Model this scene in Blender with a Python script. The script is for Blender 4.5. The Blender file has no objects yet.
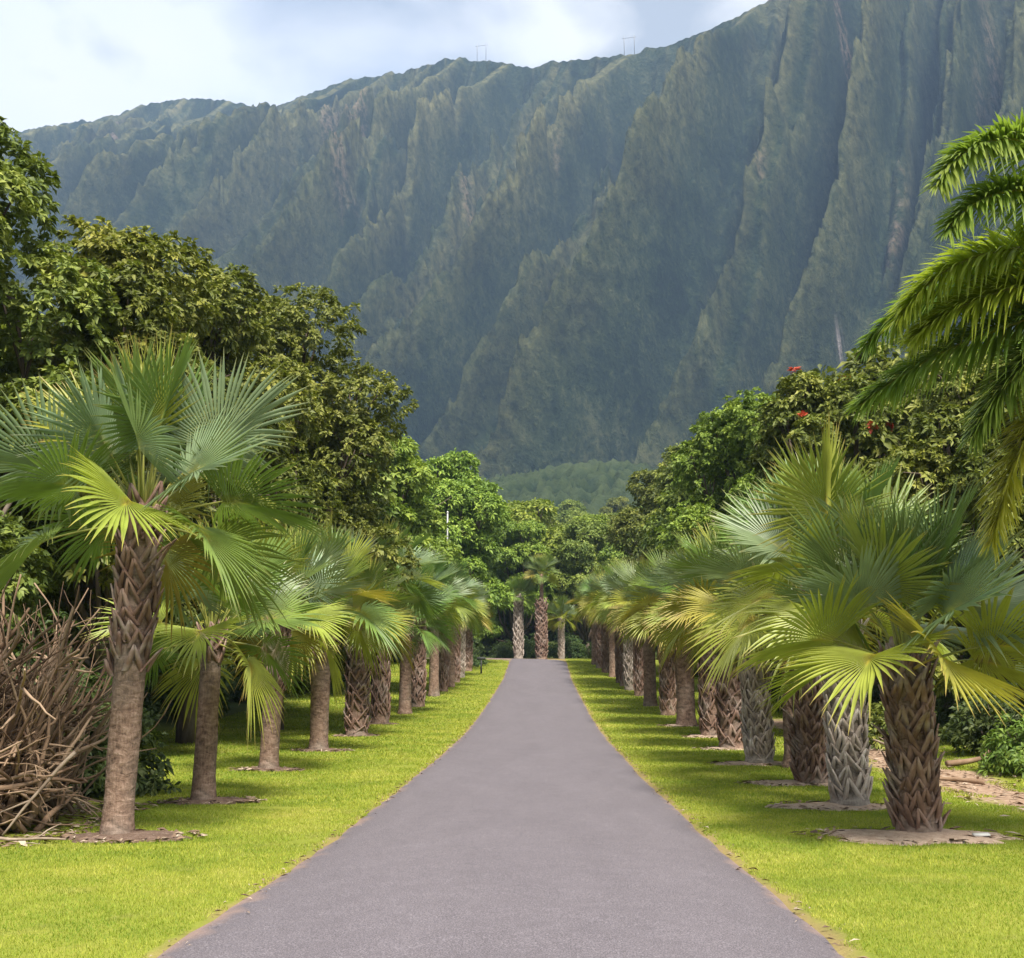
import bpy, math, random
import numpy as np
from mathutils import Matrix, Vector

SC = bpy.context.scene
COL = SC.collection
R = math.radians

# ------------------------------------------------------------------ camera
cam = bpy.data.cameras.new('camera')
cam.sensor_width = 36.0
cam.lens = 1150.0 * 36.0 / 1024.0
cam.clip_start = 0.1
cam.clip_end = 12000.0
camo = bpy.data.objects.new('camera', cam)
COL.objects.link(camo)
camo.location = (0, 0, 1.72)
camo.rotation_euler = (R(90 + 10.011), 0, R(1.4226))
SC.camera = camo

# ------------------------------------------------------------------ light
SUN_EL, SUN_AZ = 56.0, 160.0      # azimuth clockwise from +y: behind the camera, a little to the right
SUN_STRENGTH, SUN_ANGLE = 2.4, 14.0
SKY_STRENGTH = 0.10
EXPOSURE = 2.12
CLOUD_HI, CLOUD_LO = 2.65, 1.5     # cloud radiance before the background strength

SC.view_settings.view_transform = 'Standard'
SC.view_settings.look = 'None'
SC.view_settings.exposure = EXPOSURE
SC.view_settings.gamma = 1.0
SC.view_settings.use_curve_mapping = False

world = bpy.data.worlds.new('World')
SC.world = world
world.use_nodes = True
wn, wl = world.node_tree.nodes, world.node_tree.links
wn.clear()
sky = wn.new('ShaderNodeTexSky')
sky.sky_type = 'NISHITA'
sky.sun_disc = False
sky.sun_elevation = R(SUN_EL)
sky.sun_rotation = R(SUN_AZ)
sky.air_density = 1.0
sky.dust_density = 2.0
tc = wn.new('ShaderNodeTexCoord')
mp = wn.new('ShaderNodeMapping')
mp.inputs['Scale'].default_value = (1.6, 1.6, 2.9)
mp.inputs['Location'].default_value = (0.35, 0.2, 0.45)
wl.new(tc.outputs['Generated'], mp.inputs['Vector'])
n1 = wn.new('ShaderNodeTexNoise')
n1.inputs['Scale'].default_value = 2.6
n1.inputs['Detail'].default_value = 6
n1.inputs['Roughness'].default_value = 0.48
n1.inputs['Distortion'].default_value = 0.3
wl.new(mp.outputs['Vector'], n1.inputs['Vector'])
cr = wn.new('ShaderNodeValToRGB')
cr.color_ramp.elements[0].position = 0.42
cr.color_ramp.elements[0].color = (CLOUD_LO * .86, CLOUD_LO * .94, CLOUD_LO * 1.10, 1)
cr.color_ramp.elements[1].position = 0.565
cr.color_ramp.elements[1].color = (CLOUD_HI, CLOUD_HI, CLOUD_HI * 1.03, 1)
wl.new(n1.outputs['Fac'], cr.inputs['Fac'])
n2 = wn.new('ShaderNodeTexNoise')
n2.inputs['Scale'].default_value = 1.7
n2.inputs['Detail'].default_value = 4
wl.new(mp.outputs['Vector'], n2.inputs['Vector'])
cv = wn.new('ShaderNodeMapRange')
cv.inputs['From Min'].default_value = 0.25
cv.inputs['From Max'].default_value = 0.55
cv.inputs['To Min'].default_value = 0.72
cv.inputs['To Max'].default_value = 0.98
wl.new(n2.outputs['Fac'], cv.inputs['Value'])
mx = wn.new('ShaderNodeMixRGB')
wl.new(cv.outputs['Result'], mx.inputs['Fac'])
wl.new(sky.outputs['Color'], mx.inputs['Color1'])
wl.new(cr.outputs['Color'], mx.inputs['Color2'])
bg = wn.new('ShaderNodeBackground')
bg.inputs['Strength'].default_value = SKY_STRENGTH
wl.new(mx.outputs['Color'], bg.inputs['Color'])
wo = wn.new('ShaderNodeOutputWorld')
wl.new(bg.outputs['Background'], wo.inputs['Surface'])

sun = bpy.data.lights.new('sun', 'SUN')
sun.energy = SUN_STRENGTH
sun.angle = R(SUN_ANGLE)
sun.color = (1.0, 0.94, 0.84)
suno = bpy.data.objects.new('sun', sun)
COL.objects.link(suno)
_a, _e = R(SUN_AZ), R(SUN_EL)
_dir = Vector((math.sin(_a) * math.cos(_e), math.cos(_a) * math.cos(_e), math.sin(_e)))
suno.rotation_euler = _dir.to_track_quat('Z', 'Y').to_euler()
suno.location = _dir * 300

SC.cycles.use_denoising = True
SC.cycles.max_bounces = 6
SC.cycles.diffuse_bounces = 3
SC.cycles.transmission_bounces = 3
SC.cycles.volume_bounces = 0
SC.cycles.caustics_reflective = False
SC.cycles.caustics_refractive = False

# ------------------------------------------------------------------ noise in numpy
_rs = np.random.RandomState(7)
_PERM = _rs.permutation(4096)
_G = _rs.uniform(0, 2 * np.pi, 4096)
_GX, _GY = np.cos(_G), np.sin(_G)


def noise2(x, y, seed=0):
    x = np.asarray(x, float); y = np.asarray(y, float)
    x, y = np.broadcast_arrays(x, y)
    xi = np.floor(x).astype(np.int64); yi = np.floor(y).astype(np.int64)
    fx, fy = x - xi, y - yi
    u = fx ** 3 * (fx * (fx * 6 - 15) + 10); v = fy ** 3 * (fy * (fy * 6 - 15) + 10)

    def g(a, b, dx, dy):
        h = _PERM[(_PERM[(a + seed * 131) & 4095] + b) & 4095]
        return _GX[h] * dx + _GY[h] * dy
    a = g(xi, yi, fx, fy); b = g(xi + 1, yi, fx - 1, fy)
    c = g(xi, yi + 1, fx, fy - 1); d = g(xi + 1, yi + 1, fx - 1, fy - 1)
    return 1.5 * ((a + (b - a) * u) * (1 - v) + (c + (d - c) * u) * v)


def fbm(x, y, octv=4, seed=0, gain=.5):
    s = 0; a = 1.0; f = 1.0
    for k in range(octv):
        s = s + a * noise2(x * f, y * f, seed + k * 17); a *= gain; f *= 2.03
    return s


def sstep(a, b, x):
    t = np.clip((x - a) / (b - a), 0, 1)
    return t * t * (3 - 2 * t)


# ------------------------------------------------------------------ mesh helpers
def mesh_np(name, V, F, mats=(), fm=None, attrs=None, smooth=False):
    """V (n,3); F list of arrays (m,3)/(m,4) -> mesh data; fm material index per face; attrs: {name: per-vertex float}"""
    if not isinstance(F, (list, tuple)):
        F = [F]
    F = [np.asarray(f, np.int32) for f in F if len(f)]
    me = bpy.data.meshes.new(name)
    V = np.asarray(V, np.float32)
    me.vertices.add(len(V)); me.vertices.foreach_set('co', V.ravel())
    nl = sum(f.size for f in F); npol = sum(len(f) for f in F)
    me.loops.add(nl); me.polygons.add(npol)
    me.loops.foreach_set('vertex_index', np.concatenate([f.ravel() for f in F]))
    tot = np.concatenate([np.full(len(f), f.shape[1], np.int32) for f in F])
    me.polygons.foreach_set('loop_start', np.concatenate([[0], np.cumsum(tot)[:-1]]).astype(np.int32))
    me.polygons.foreach_set('loop_total', tot)
    for m in mats:
        me.materials.append(m)
    if fm is not None:
        me.polygons.foreach_set('material_index', np.asarray(fm, np.int32))
    if smooth is True:
        me.polygons.foreach_set('use_smooth', np.ones(npol, bool))
    for k, a in (attrs or {}).items():
        at = me.attributes.new(k, 'FLOAT', 'POINT')
        at.data.foreach_set('value', np.asarray(a, np.float32))
    me.update(calc_edges=True)
    return me


def link(name, me, parent=None, loc=None, rot=None, scale=None):
    o = bpy.data.objects.new(name, me)
    COL.objects.link(o)
    if parent is not None:
        o.parent = parent
    if loc is not None: o.location = loc
    if rot is not None: o.rotation_euler = rot
    if scale is not None: o.scale = scale
    return o


def tag(o, label=None, cat=None, group=None, kind=None):
    if label: o['label'] = label
    if cat: o['category'] = cat
    if group: o['group'] = group
    if kind: o['kind'] = kind
    return o


def empty(name, loc, label, cat, group=None, rz=0, scale=1):
    o = bpy.data.objects.new(name, None)
    COL.objects.link(o)
    o.empty_display_size = .2
    o.location = loc; o.rotation_euler = (0, 0, rz); o.scale = (scale,) * 3
    return tag(o, label, cat, group)


class Geo:
    """collects vertices, quads and per-vertex attributes into one mesh"""
    def __init__(s):
        s.V, s.F, s.M, s.A, s.n = [], [], [], [], 0

    def add(s, V, F, mat=0, a=0.0):
        V = np.asarray(V, float); F = np.asarray(F, int)
        s.V.append(V); s.F.append(F + s.n); s.M.append(np.full(len(F), mat))
        s.A.append(np.full(len(V), a) if np.isscalar(a) else np.asarray(a, float)); s.n += len(V)

    def arrays(s):
        f4 = [f for f in s.F if f.shape[1] == 4]; f3 = [f for f in s.F if f.shape[1] == 3]
        m4 = [m for f, m in zip(s.F, s.M) if f.shape[1] == 4]; m3 = [m for f, m in zip(s.F, s.M) if f.shape[1] == 3]
        F, M = [], []
        if f4: F.append(np.concatenate(f4)); M += m4
        if f3: F.append(np.concatenate(f3)); M += m3
        return np.concatenate(s.V), F, np.concatenate(M), np.concatenate(s.A)

    def mesh(s, name, mats, smooth=False, attr='tone'):
        V, F, M, A = s.arrays()
        return mesh_np(name, V, F, mats, M, {attr: A}, smooth)


def tube(pts, rad, n=6, twist=0.0, cap=True):
    """tapered tube through pts with radius per point -> V, F(quads)"""
    P = np.asarray(pts, float); k = len(P); rad = np.broadcast_to(np.asarray(rad, float), (k,))
    T = np.gradient(P, axis=0); T /= np.linalg.norm(T, axis=1)[:, None] + 1e-9
    up = np.array([0.13, 0.21, 1.0]) if abs(T[0][2]) < .9 else np.array([1.0, .17, .05])
    N = np.cross(T, up); N /= np.linalg.norm(N, axis=1)[:, None] + 1e-9
    B = np.cross(T, N)
    a = np.linspace(0, 2 * np.pi, n, endpoint=False)
    V = P[:, None, :] + rad[:, None, None] * (np.cos(a)[None, :, None] * N[:, None, :] + np.sin(a)[None, :, None] * B[:, None, :])
    V = V.reshape(-1, 3)
    i = np.arange(k - 1)[:, None] * n; j = np.arange(n)[None, :]; j2 = (j + 1) % n
    F = np.stack([i + j, i + j2, i + n + j2, i + n + j], -1).reshape(-1, 4)
    if cap:
        V = np.vstack([V, P[0], P[-1]])
        c0, c1 = len(V) - 2, len(V) - 1
        jj = np.arange(0, n, 2)
        F = np.vstack([F, np.stack([np.full(len(jj), c0), (jj + 2) % n, (jj + 1) % n, jj], -1),
                       np.stack([np.full(len(jj), c1), (k - 1) * n + jj, (k - 1) * n + (jj + 1) % n, (k - 1) * n + (jj + 2) % n], -1)]) if n % 2 == 0 else F
    return V, F


# ------------------------------------------------------------------ materials
class NT:
    def __init__(s, name):
        s.m = bpy.data.materials.new(name); s.m.use_nodes = True
        s.t = s.m.node_tree; s.n = s.t.nodes; s.l = s.t.links
        s.b = s.n['Principled BSDF']; s.out = s.n['Material Output']
        s.co = s.n.new('ShaderNodeTexCoord')

    def noise(s, scale, detail=4, rough=.55, vec=None, dist=0.0, dim='3D'):
        x = s.n.new('ShaderNodeTexNoise'); x.inputs['Scale'].default_value = scale
        x.inputs['Detail'].default_value = detail; x.inputs['Roughness'].default_value = rough
        x.inputs['Distortion'].default_value = dist
        s.l.new(vec or s.co.outputs['Object'], x.inputs['Vector'])
        return x.outputs['Fac']

    def mapping(s, scale, src='Object'):
        x = s.n.new('ShaderNodeMapping'); x.inputs['Scale'].default_value = scale
        s.l.new(s.co.outputs[src], x.inputs['Vector'])
        return x.outputs['Vector']

    def ramp(s, fac, stops):
        x = s.n.new('ShaderNodeValToRGB'); e = x.color_ramp.elements
        e[0].position, e[0].color = stops[0][0], (*stops[0][1], 1)
        e[1].position, e[1].color = stops[-1][0], (*stops[-1][1], 1)
        for p, c in stops[1:-1]:
            k = e.new(p); k.color = (*c, 1)
        s.l.new(fac, x.inputs['Fac'])
        return x.outputs['Color']

    def mix(s, fac, a, b, mode='MIX'):
        x = s.n.new('ShaderNodeMixRGB'); x.blend_type = mode
        for v, k in ((fac, 'Fac'), (a, 'Color1'), (b, 'Color2')):
            if hasattr(v, 'is_linked'): s.l.new(v, x.inputs[k])
            else: x.inputs[k].default_value = v if k == 'Fac' else (*v, 1)
        return x.outputs['Color']

    def attr(s, name):
        x = s.n.new('ShaderNodeAttribute'); x.attribute_name = name
        return x.outputs['Fac']

    def rng(s, fac, a, b, c=0.0, d=1.0):
        x = s.n.new('ShaderNodeMapRange')
        for k, v in zip(('From Min', 'From Max', 'To Min', 'To Max'), (a, b, c, d)): x.inputs[k].default_value = v
        s.l.new(fac, x.inputs['Value'])
        return x.outputs['Result']

    def math(s, op, a, b=None):
        x = s.n.new('ShaderNodeMath'); x.operation = op
        for i, v in enumerate((a, b)):
            if v is None: continue
            if hasattr(v, 'is_linked'): s.l.new(v, x.inputs[i])
            else: x.inputs[i].default_value = v
        return x.outputs[0]

    def objrand(s):
        x = s.n.new('ShaderNodeObjectInfo')
        return x.outputs['Random']

    def color(s, c):
        if hasattr(c, 'is_linked'): s.l.new(c, s.b.inputs['Base Color'])
        else: s.b.inputs['Base Color'].default_value = (*c, 1)

    def bump(s, h, strength=.5, dist=.02):
        x = s.n.new('ShaderNodeBump'); x.inputs['Strength'].default_value = strength; x.inputs['Distance'].default_value = dist
        s.l.new(h, x.inputs['Height']); s.l.new(x.outputs['Normal'], s.b.inputs['Normal'])

    def set(s, rough=.6, spec=.3):
        s.b.inputs['Roughness'].default_value = rough
        s.b.inputs['Specular IOR Level'].default_value = spec

    def translucent(s, fac, col):
        t = s.n.new('ShaderNodeBsdfTranslucent'); m = s.n.new('ShaderNodeMixShader')
        if hasattr(col, 'is_linked'): s.l.new(col, t.inputs['Color'])
        else: t.inputs['Color'].default_value = (*col, 1)
        m.inputs['Fac'].default_value = fac
        s.l.new(s.b.outputs[0], m.inputs[1]); s.l.new(t.outputs[0], m.inputs[2]); s.l.new(m.outputs[0], s.out.inputs['Surface'])


def mat_frond(name, base, tip, heart, trans, rough=.42, spec=.4):
    """fan blade: heart colour at the hastula, base colour over the blade, dry tip; 'tone' runs from 0 (hastula) to 1 (tip)"""
    t = NT(name)
    tone = t.attr('tone')
    c = t.ramp(tone, [(0.0, heart), (.12, base), (.80, base), (1.0, tip)])
    hsv = t.n.new('ShaderNodeHueSaturation')
    t.l.new(t.rng(t.objrand(), 0, 1, .475, .515), hsv.inputs['Hue'])
    t.l.new(t.rng(t.noise(3.0, 2), .3, .7, .78, 1.22), hsv.inputs['Value'])
    t.l.new(c, hsv.inputs['Color'])
    t.color(hsv.outputs['Color']); t.set(rough, spec)
    t.translucent(trans, t.mix(.5, hsv.outputs['Color'], (base[0] * 1.5 + .03, base[1] * 1.6 + .03, base[2] * .5), 'MIX'))
    return t.m


M = {}
M['frond_green'] = mat_frond('frond_green', (.145, .225, .05), (.20, .19, .06), (.30, .32, .06), .28)
M['frond_grey'] = mat_frond('frond_grey', (.20, .27, .145), (.28, .28, .12), (.36, .37, .14), .25, .36, .5)
M['frond_lime'] = mat_frond('frond_lime', (.27, .31, .05), (.34, .25, .07), (.42, .34, .05), .30)
M['frond_gold'] = mat_frond('frond_gold', (.29, .265, .045), (.36, .23, .08), (.48, .36, .06), .30, .5)

t = NT('petiole'); t.color(t.ramp(t.noise(6, 2), [(.3, (.16, .19, .03)), (.7, (.26, .25, .06))])); t.set(.45, .4); M['petiole'] = t.m
t = NT('petiole_gold'); t.color(t.ramp(t.noise(6, 2), [(.3, (.24, .19, .04)), (.7, (.36, .28, .08))])); t.set(.5, .3); M['petiole_gold'] = t.m


def mat_trunk(name, lo, mid, hi, ring=26):
    t = NT(name)
    v = t.mapping((1.6, 1.6, ring / 8))
    n = t.noise(4.0, 5, .62, v, .6)
    n2 = t.noise(1.1, 3)
    fine = t.noise(38, 4, .6, t.mapping((1, 1, .35)))
    c = t.ramp(t.math('ADD', t.math('MULTIPLY', n, .65), t.math('MULTIPLY', fine, .35)), [(.33, lo), (.5, mid), (.68, hi)])
    c = t.mix(t.rng(n2, .45, .7, 0, .45), c, (.19, .19, .165))
    t.color(c); t.set(.9, .15)
    t.bump(t.math('ADD', n, t.math('MULTIPLY', fine, .5)), .8, .03)
    return t.m


M['trunk_brown'] = mat_trunk('trunk_brown', (.05, .031, .023), (.185, .120, .088), (.34, .24, .185))
M['trunk_grey'] = mat_trunk('trunk_grey', (.08, .062, .05), (.25, .205, .17), (.40, .345, .30))


def mat_boot(name, lo, mid, hi):
    t = NT(name)
    n = t.noise(9, 5, .6, t.mapping((1, 1, .3)))
    tone = t.attr('tone')
    c = t.ramp(t.math('ADD', t.math('MULTIPLY', n, .6), t.math('MULTIPLY', tone, .4)), [(.25, lo), (.5, mid), (.72, hi)])
    c = t.mix(t.rng(t.noise(2.6, 4, .6), .5, .66, 0, .6), c, (.36, .31, .275))
    t.color(c); t.set(.85, .2); t.bump(n, .6, .02)
    return t.m


M['boot_brown'] = mat_boot('boot_brown', (.06, .034, .024), (.19, .115, .085), (.36, .26, .21))
M['boot_grey'] = mat_boot('boot_grey', (.11, .082, .062), (.38, .31, .26), (.64, .57, .51))


def mat_leaf(name, dark, mid, light, trans=.25, rough=.55, spec=.28):
    t = NT(name)
    tone = t.attr('tone')
    big = t.noise(.55, 3)
    f = t.math('ADD', t.math('MULTIPLY', tone, .7), t.math('MULTIPLY', big, .45))
    c = t.ramp(f, [(.15, dark), (.52, mid), (.95, light)])
    hsv = t.n.new('ShaderNodeHueSaturation')
    t.l.new(t.rng(t.objrand(), 0, 1, .48, .515), hsv.inputs['Hue'])
    t.l.new(t.rng(t.objrand(), 0, 1, .85, 1.15), hsv.inputs['Value'])
    t.l.new(c, hsv.inputs['Color'])
    t.color(hsv.outputs['Color']); t.set(rough, spec)
    t.translucent(trans, t.mix(.6, hsv.outputs['Color'], (mid[0] * 1.6, mid[1] * 1.6, mid[2] * .6)))
    return t.m


M['leaf_deep'] = mat_leaf('leaf_deep', (.045, .07, .016), (.15, .19, .036), (.35, .37, .075))
M['leaf_olive'] = mat_leaf('leaf_olive', (.045, .068, .015), (.135, .175, .032), (.32, .34, .06))
M['leaf_bright'] = mat_leaf('leaf_bright', (.05, .085, .014), (.165, .24, .034), (.35, .42, .06))
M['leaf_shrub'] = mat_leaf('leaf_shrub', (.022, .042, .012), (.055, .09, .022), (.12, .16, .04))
M['leaf_fern'] = mat_leaf('leaf_fern', (.06, .11, .02), (.13, .22, .035), (.24, .32, .06))

t = NT('bark'); n = t.noise(3.5, 5, .6, t.mapping((1, 1, .25)))
t.color(t.ramp(n, [(.3, (.05, .036, .026)), (.55, (.13, .10, .075)), (.75, (.23, .195, .16))])); t.set(.9, .15); t.bump(n, .7, .04); M['bark'] = t.m
t = NT('flower_red'); t.color(t.ramp(t.noise(5, 2), [(.3, (.42, .03, .02)), (.7, (.60, .16, .06))])); t.set(.5, .3); t.translucent(.2, (.6, .1, .05)); M['flower'] = t.m
t = NT('dead_wood'); n = t.noise(3, 5, .6); n2 = t.objrand()
t.color(t.ramp(t.math('ADD', t.math('MULTIPLY', n, .6), t.math('MULTIPLY', t.attr('tone'), .4)), [(.25, (.07, .04, .024)), (.5, (.20, .13, .082)), (.78, (.38, .27, .185))])); t.set(.85, .2); t.bump(t.noise(22, 3), .4, .01); M['dead_wood'] = t.m
t = NT('pale_wood'); n = t.noise(5, 5, .6)
t.color(t.ramp(n, [(.3, (.15, .11, .08)), (.55, (.27, .21, .155)), (.75, (.38, .31, .24))])); t.set(.8, .2); t.bump(t.noise(30, 3), .4, .008); M['pale_wood'] = t.m

# lawn and ground: grass by default, bare soil at the road edge and along the path on the right
t = NT('lawn_ground')
sep = t.n.new('ShaderNodeSeparateXYZ'); t.l.new(t.co.outputs['Object'], sep.inputs[0])
X, Y = sep.outputs['X'], sep.outputs['Y']
n_big = t.noise(.35, 4); n_mid = t.noise(2.2, 5); n_fine = t.noise(26, 4, .7)
g = t.ramp(t.math('ADD', t.math('MULTIPLY', n_big, .45), t.math('ADD', t.math('MULTIPLY', n_mid, .3), t.math('MULTIPLY', n_fine, .25))),
           [(.30, (.09, .125, .016)), (.5, (.19, .215, .03)), (.68, (.31, .29, .06))])
soil = t.ramp(t.noise(7, 5, .65), [(.3, (.16, .10, .065)), (.55, (.34, .235, .165)), (.75, (.46, .36, .27))])
wob = t.math('MULTIPLY', t.math('SUBTRACT', t.noise(1.3, 4), .5), .5)
dist = t.math('SUBTRACT', t.math('ABSOLUTE', t.math('ADD', X, .22)), 2.2)          # metres outside the road's edge
edge = t.rng(t.math('ADD', dist, wob), .0, .16, 1, 0)
c = t.mix(t.math('MULTIPLY', edge, .6), g, (.27, .165, .10))
pathf = t.attr('path')
c = t.mix(t.rng(t.math('ADD', pathf, t.math('MULTIPLY', t.math('SUBTRACT', t.noise(.9, 5), .5), 1.4)), .35, .65), c, soil)
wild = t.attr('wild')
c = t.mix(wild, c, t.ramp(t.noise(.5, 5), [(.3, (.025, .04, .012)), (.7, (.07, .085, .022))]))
t.color(c); t.set(.9, .1)
t.bump(t.math('ADD', n_fine, t.math('MULTIPLY', n_mid, 1.5)), .5, .05)
M['ground'] = t.m

t = NT('grass_blade')
c = t.ramp(t.attr('tone'), [(0, (.10, .18, .016)), (.4, (.30, .35, .04)), (.7, (.50, .49, .075)), (1, (.54, .47, .14))])
c = t.mix(t.rng(t.noise(.4, 4), .35, .65, 0, .55), c, (.18, .27, .03))
c = t.mix(t.rng(t.noise(1.7, 5, .7), .56, .70, 0, .6), c, (.36, .31, .12))
t.color(c); t.set(.6, .2); t.translucent(.35, (.36, .42, .02)); M['grass'] = t.m

t = NT('asphalt')
agg = t.n.new('ShaderNodeTexVoronoi'); agg.inputs['Scale'].default_value = 95; t.l.new(t.co.outputs['Object'], agg.inputs['Vector'])
fine = t.noise(140, 3, .7); patch = t.noise(.8, 5, .6, t.mapping((1.5, .35, 1))); mid = t.noise(5, 4)
sep = t.n.new('ShaderNodeSeparateXYZ'); t.l.new(t.co.outputs['Object'], sep.inputs[0])
f = t.math('ADD', t.math('MULTIPLY', agg.outputs['Distance'], .35), t.math('ADD', t.math('MULTIPLY', fine, .3), t.math('ADD', t.math('MULTIPLY', patch, .08), t.math('MULTIPLY', mid, .07))))
c = t.ramp(f, [(.29, (.062, .055, .061)), (.435, (.140, .122, .134)), (.60, (.25, .225, .242))])
e = t.math('ABSOLUTE', t.math('ADD', sep.outputs['X'], .22))
c = t.mix(t.rng(t.math('ADD', e, t.math('MULTIPLY', t.math('SUBTRACT', mid, .5), .9)), 1.85, 2.3, 0, .4), c, (.085, .07, .075))
c = t.mix(t.rng(t.math('ADD', e, t.math('MULTIPLY', t.math('SUBTRACT', t.noise(2.3, 4), .5), .5)), 2.08, 2.25, 0, .65), c, (.27, .18, .14))
t.color(c); t.set(.75, .3); t.bump(t.math('ADD', agg.outputs['Distance'], fine), .35, .006)
M['asphalt'] = t.m

t = NT('soil'); n = t.noise(9, 6, .7); n2 = t.noise(60, 3, .7)
t.color(t.ramp(t.math('ADD', t.math('MULTIPLY', n, .6), t.math('MULTIPLY', n2, .4)), [(.3, (.22, .15, .11)), (.5, (.42, .31, .235)), (.7, (.56, .45, .36))])); t.set(.95, .1); t.bump(t.math('ADD', n, n2), .8, .03); M['soil'] = t.m
t = NT('dark_soil'); n = t.noise(9, 6, .7); n2 = t.noise(60, 3, .7)
t.color(t.ramp(t.math('ADD', t.math('MULTIPLY', n, .6), t.math('MULTIPLY', n2, .4)), [(.3, (.06, .036, .026)), (.5, (.15, .10, .075)), (.7, (.27, .2, .16))])); t.set(.95, .1); t.bump(t.math('ADD', n, n2), .8, .03); M['dark_soil'] = t.m
t = NT('litter'); t.color(t.ramp(t.attr('tone'), [(0, (.08, .05, .035)), (.5, (.22, .15, .10)), (1, (.42, .34, .26))])); t.set(.8, .2); M['litter'] = t.m

# the mountain: dense low forest on steep rock, lighter grass along the ridges, bare scars
t = NT('mountain_forest')
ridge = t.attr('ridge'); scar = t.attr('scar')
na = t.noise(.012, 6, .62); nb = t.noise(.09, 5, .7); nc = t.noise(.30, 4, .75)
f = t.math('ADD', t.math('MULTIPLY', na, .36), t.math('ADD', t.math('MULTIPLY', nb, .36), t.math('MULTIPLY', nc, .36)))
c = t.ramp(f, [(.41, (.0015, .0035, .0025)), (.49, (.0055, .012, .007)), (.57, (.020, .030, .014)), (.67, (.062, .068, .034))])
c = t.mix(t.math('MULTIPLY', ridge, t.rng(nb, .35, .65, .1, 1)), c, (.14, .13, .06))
c = t.mix(t.math('MULTIPLY', scar, t.rng(nb, .45, .6)), c, (.20, .14, .11))
c = t.mix(t.attr('pale'), c, (.26, .23, .23))
t.color(c); t.set(.95, .05)
t.bump(t.math('ADD', nc, t.math('MULTIPLY', nb, 1.5)), .8, 3.0)
M['mountain'] = t.m
t = NT('foothill_forest')
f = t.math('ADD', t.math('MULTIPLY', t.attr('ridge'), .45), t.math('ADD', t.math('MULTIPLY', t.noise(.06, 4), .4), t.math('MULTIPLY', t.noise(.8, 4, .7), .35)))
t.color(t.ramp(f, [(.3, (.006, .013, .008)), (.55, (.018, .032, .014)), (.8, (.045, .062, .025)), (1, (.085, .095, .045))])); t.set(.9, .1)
t.bump(t.noise(.8, 4, .7), 1.0, 1.2); M['foothill'] = t.m
t = NT('pale_rock'); n = t.noise(.3, 5, .6); t.color(t.ramp(n, [(.3, (.14, .11, .11)), (.6, (.42, .37, .37))])); t.set(.9, .1); M['pale_rock'] = t.m
t = NT('galvanised_steel'); t.color(t.ramp(t.noise(4, 3), [(.3, (.17, .17, .175)), (.7, (.25, .25, .255))])); t.set(.5, .5); M['steel'] = t.m
t = NT('white_paint'); t.color(t.ramp(t.noise(6, 4), [(.3, (.40, .40, .38)), (.7, (.56, .56, .53))])); t.set(.5, .4); M['white'] = t.m
t = NT('dark_paint'); t.color(t.ramp(t.noise(6, 4), [(.3, (.02, .022, .02)), (.7, (.05, .05, .045))])); t.set(.6, .3); M['dark'] = t.m

# ------------------------------------------------------------------ ground, road
_PY = np.array([-400, -20, 0, 7, 14.4, 21, 34, 43, 55, 74, 92, 100, 120, 200, 300, 450, 600, 750, 900, 3000], float)
_PZ = np.array([.2, .05, 0, 0, -.10, -.08, .03, .28, .84, 1.85, 3.40, 3.70, 4.4, 15, 34, 68, 102, 126, 140, 150], float)
_yy = np.linspace(-400, 3000, 34001)
_k = np.exp(-.5 * (np.arange(-60, 61) / 22.) ** 2); _k /= _k.sum()
_zz = np.interp(_yy, _PY, _PZ)
_zz = np.convolve(np.pad(_zz, 60, mode='edge'), _k, mode='valid')


def prof(y):
    return np.interp(y, _yy, _zz)


def ground_z(x, y):
    x = np.asarray(x, float); y = np.asarray(y, float)
    far = sstep(3.2, 9, np.abs(x + .22))
    wob = (.10 * noise2(x / 5.0, y / 5.0, 3) + .03 * noise2(x / 1.3, y / 1.3, 4)) * far
    bank = .35 * sstep(8, 16, x) * sstep(5, 30, y) + .5 * sstep(9, 20, -x)
    return prof(y) + wob + bank


def road_center(s):
    """s metres along the road -> x, y, heading"""
    y1 = 90.0; r = 11.0
    if s <= y1: return -.25, s, math.pi / 2
    a = (s - y1) / r
    if a < R(85): return -.25 - r + r * math.cos(a), y1 + r * math.sin(a), math.pi / 2 + a
    d = s - y1 - r * R(85); a = R(85)
    return -.25 - r + r * math.cos(a) - d * math.sin(a), y1 + r * math.sin(a) + d * math.cos(a), math.pi / 2 + a


def axis(segs):
    out = []
    for a, b, st in segs: out += list(np.arange(a, b, st))
    out.append(segs[-1][1])
    return np.array(out)


gx = axis([(-2600, -200, 200), (-200, -40, 20), (-40, -14, 1.0), (-14, 14, .25), (14, 40, 1.0), (40, 200, 20), (200, 2600, 200)])
gy = axis([(-380, -20, 60), (-20, 4, 2), (4, 60, .3), (60, 130, .8), (130, 400, 10), (400, 3000, 100)])
GX, GY = np.meshgrid(gx, gy)
GZ = ground_z(GX, GY)
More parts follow.
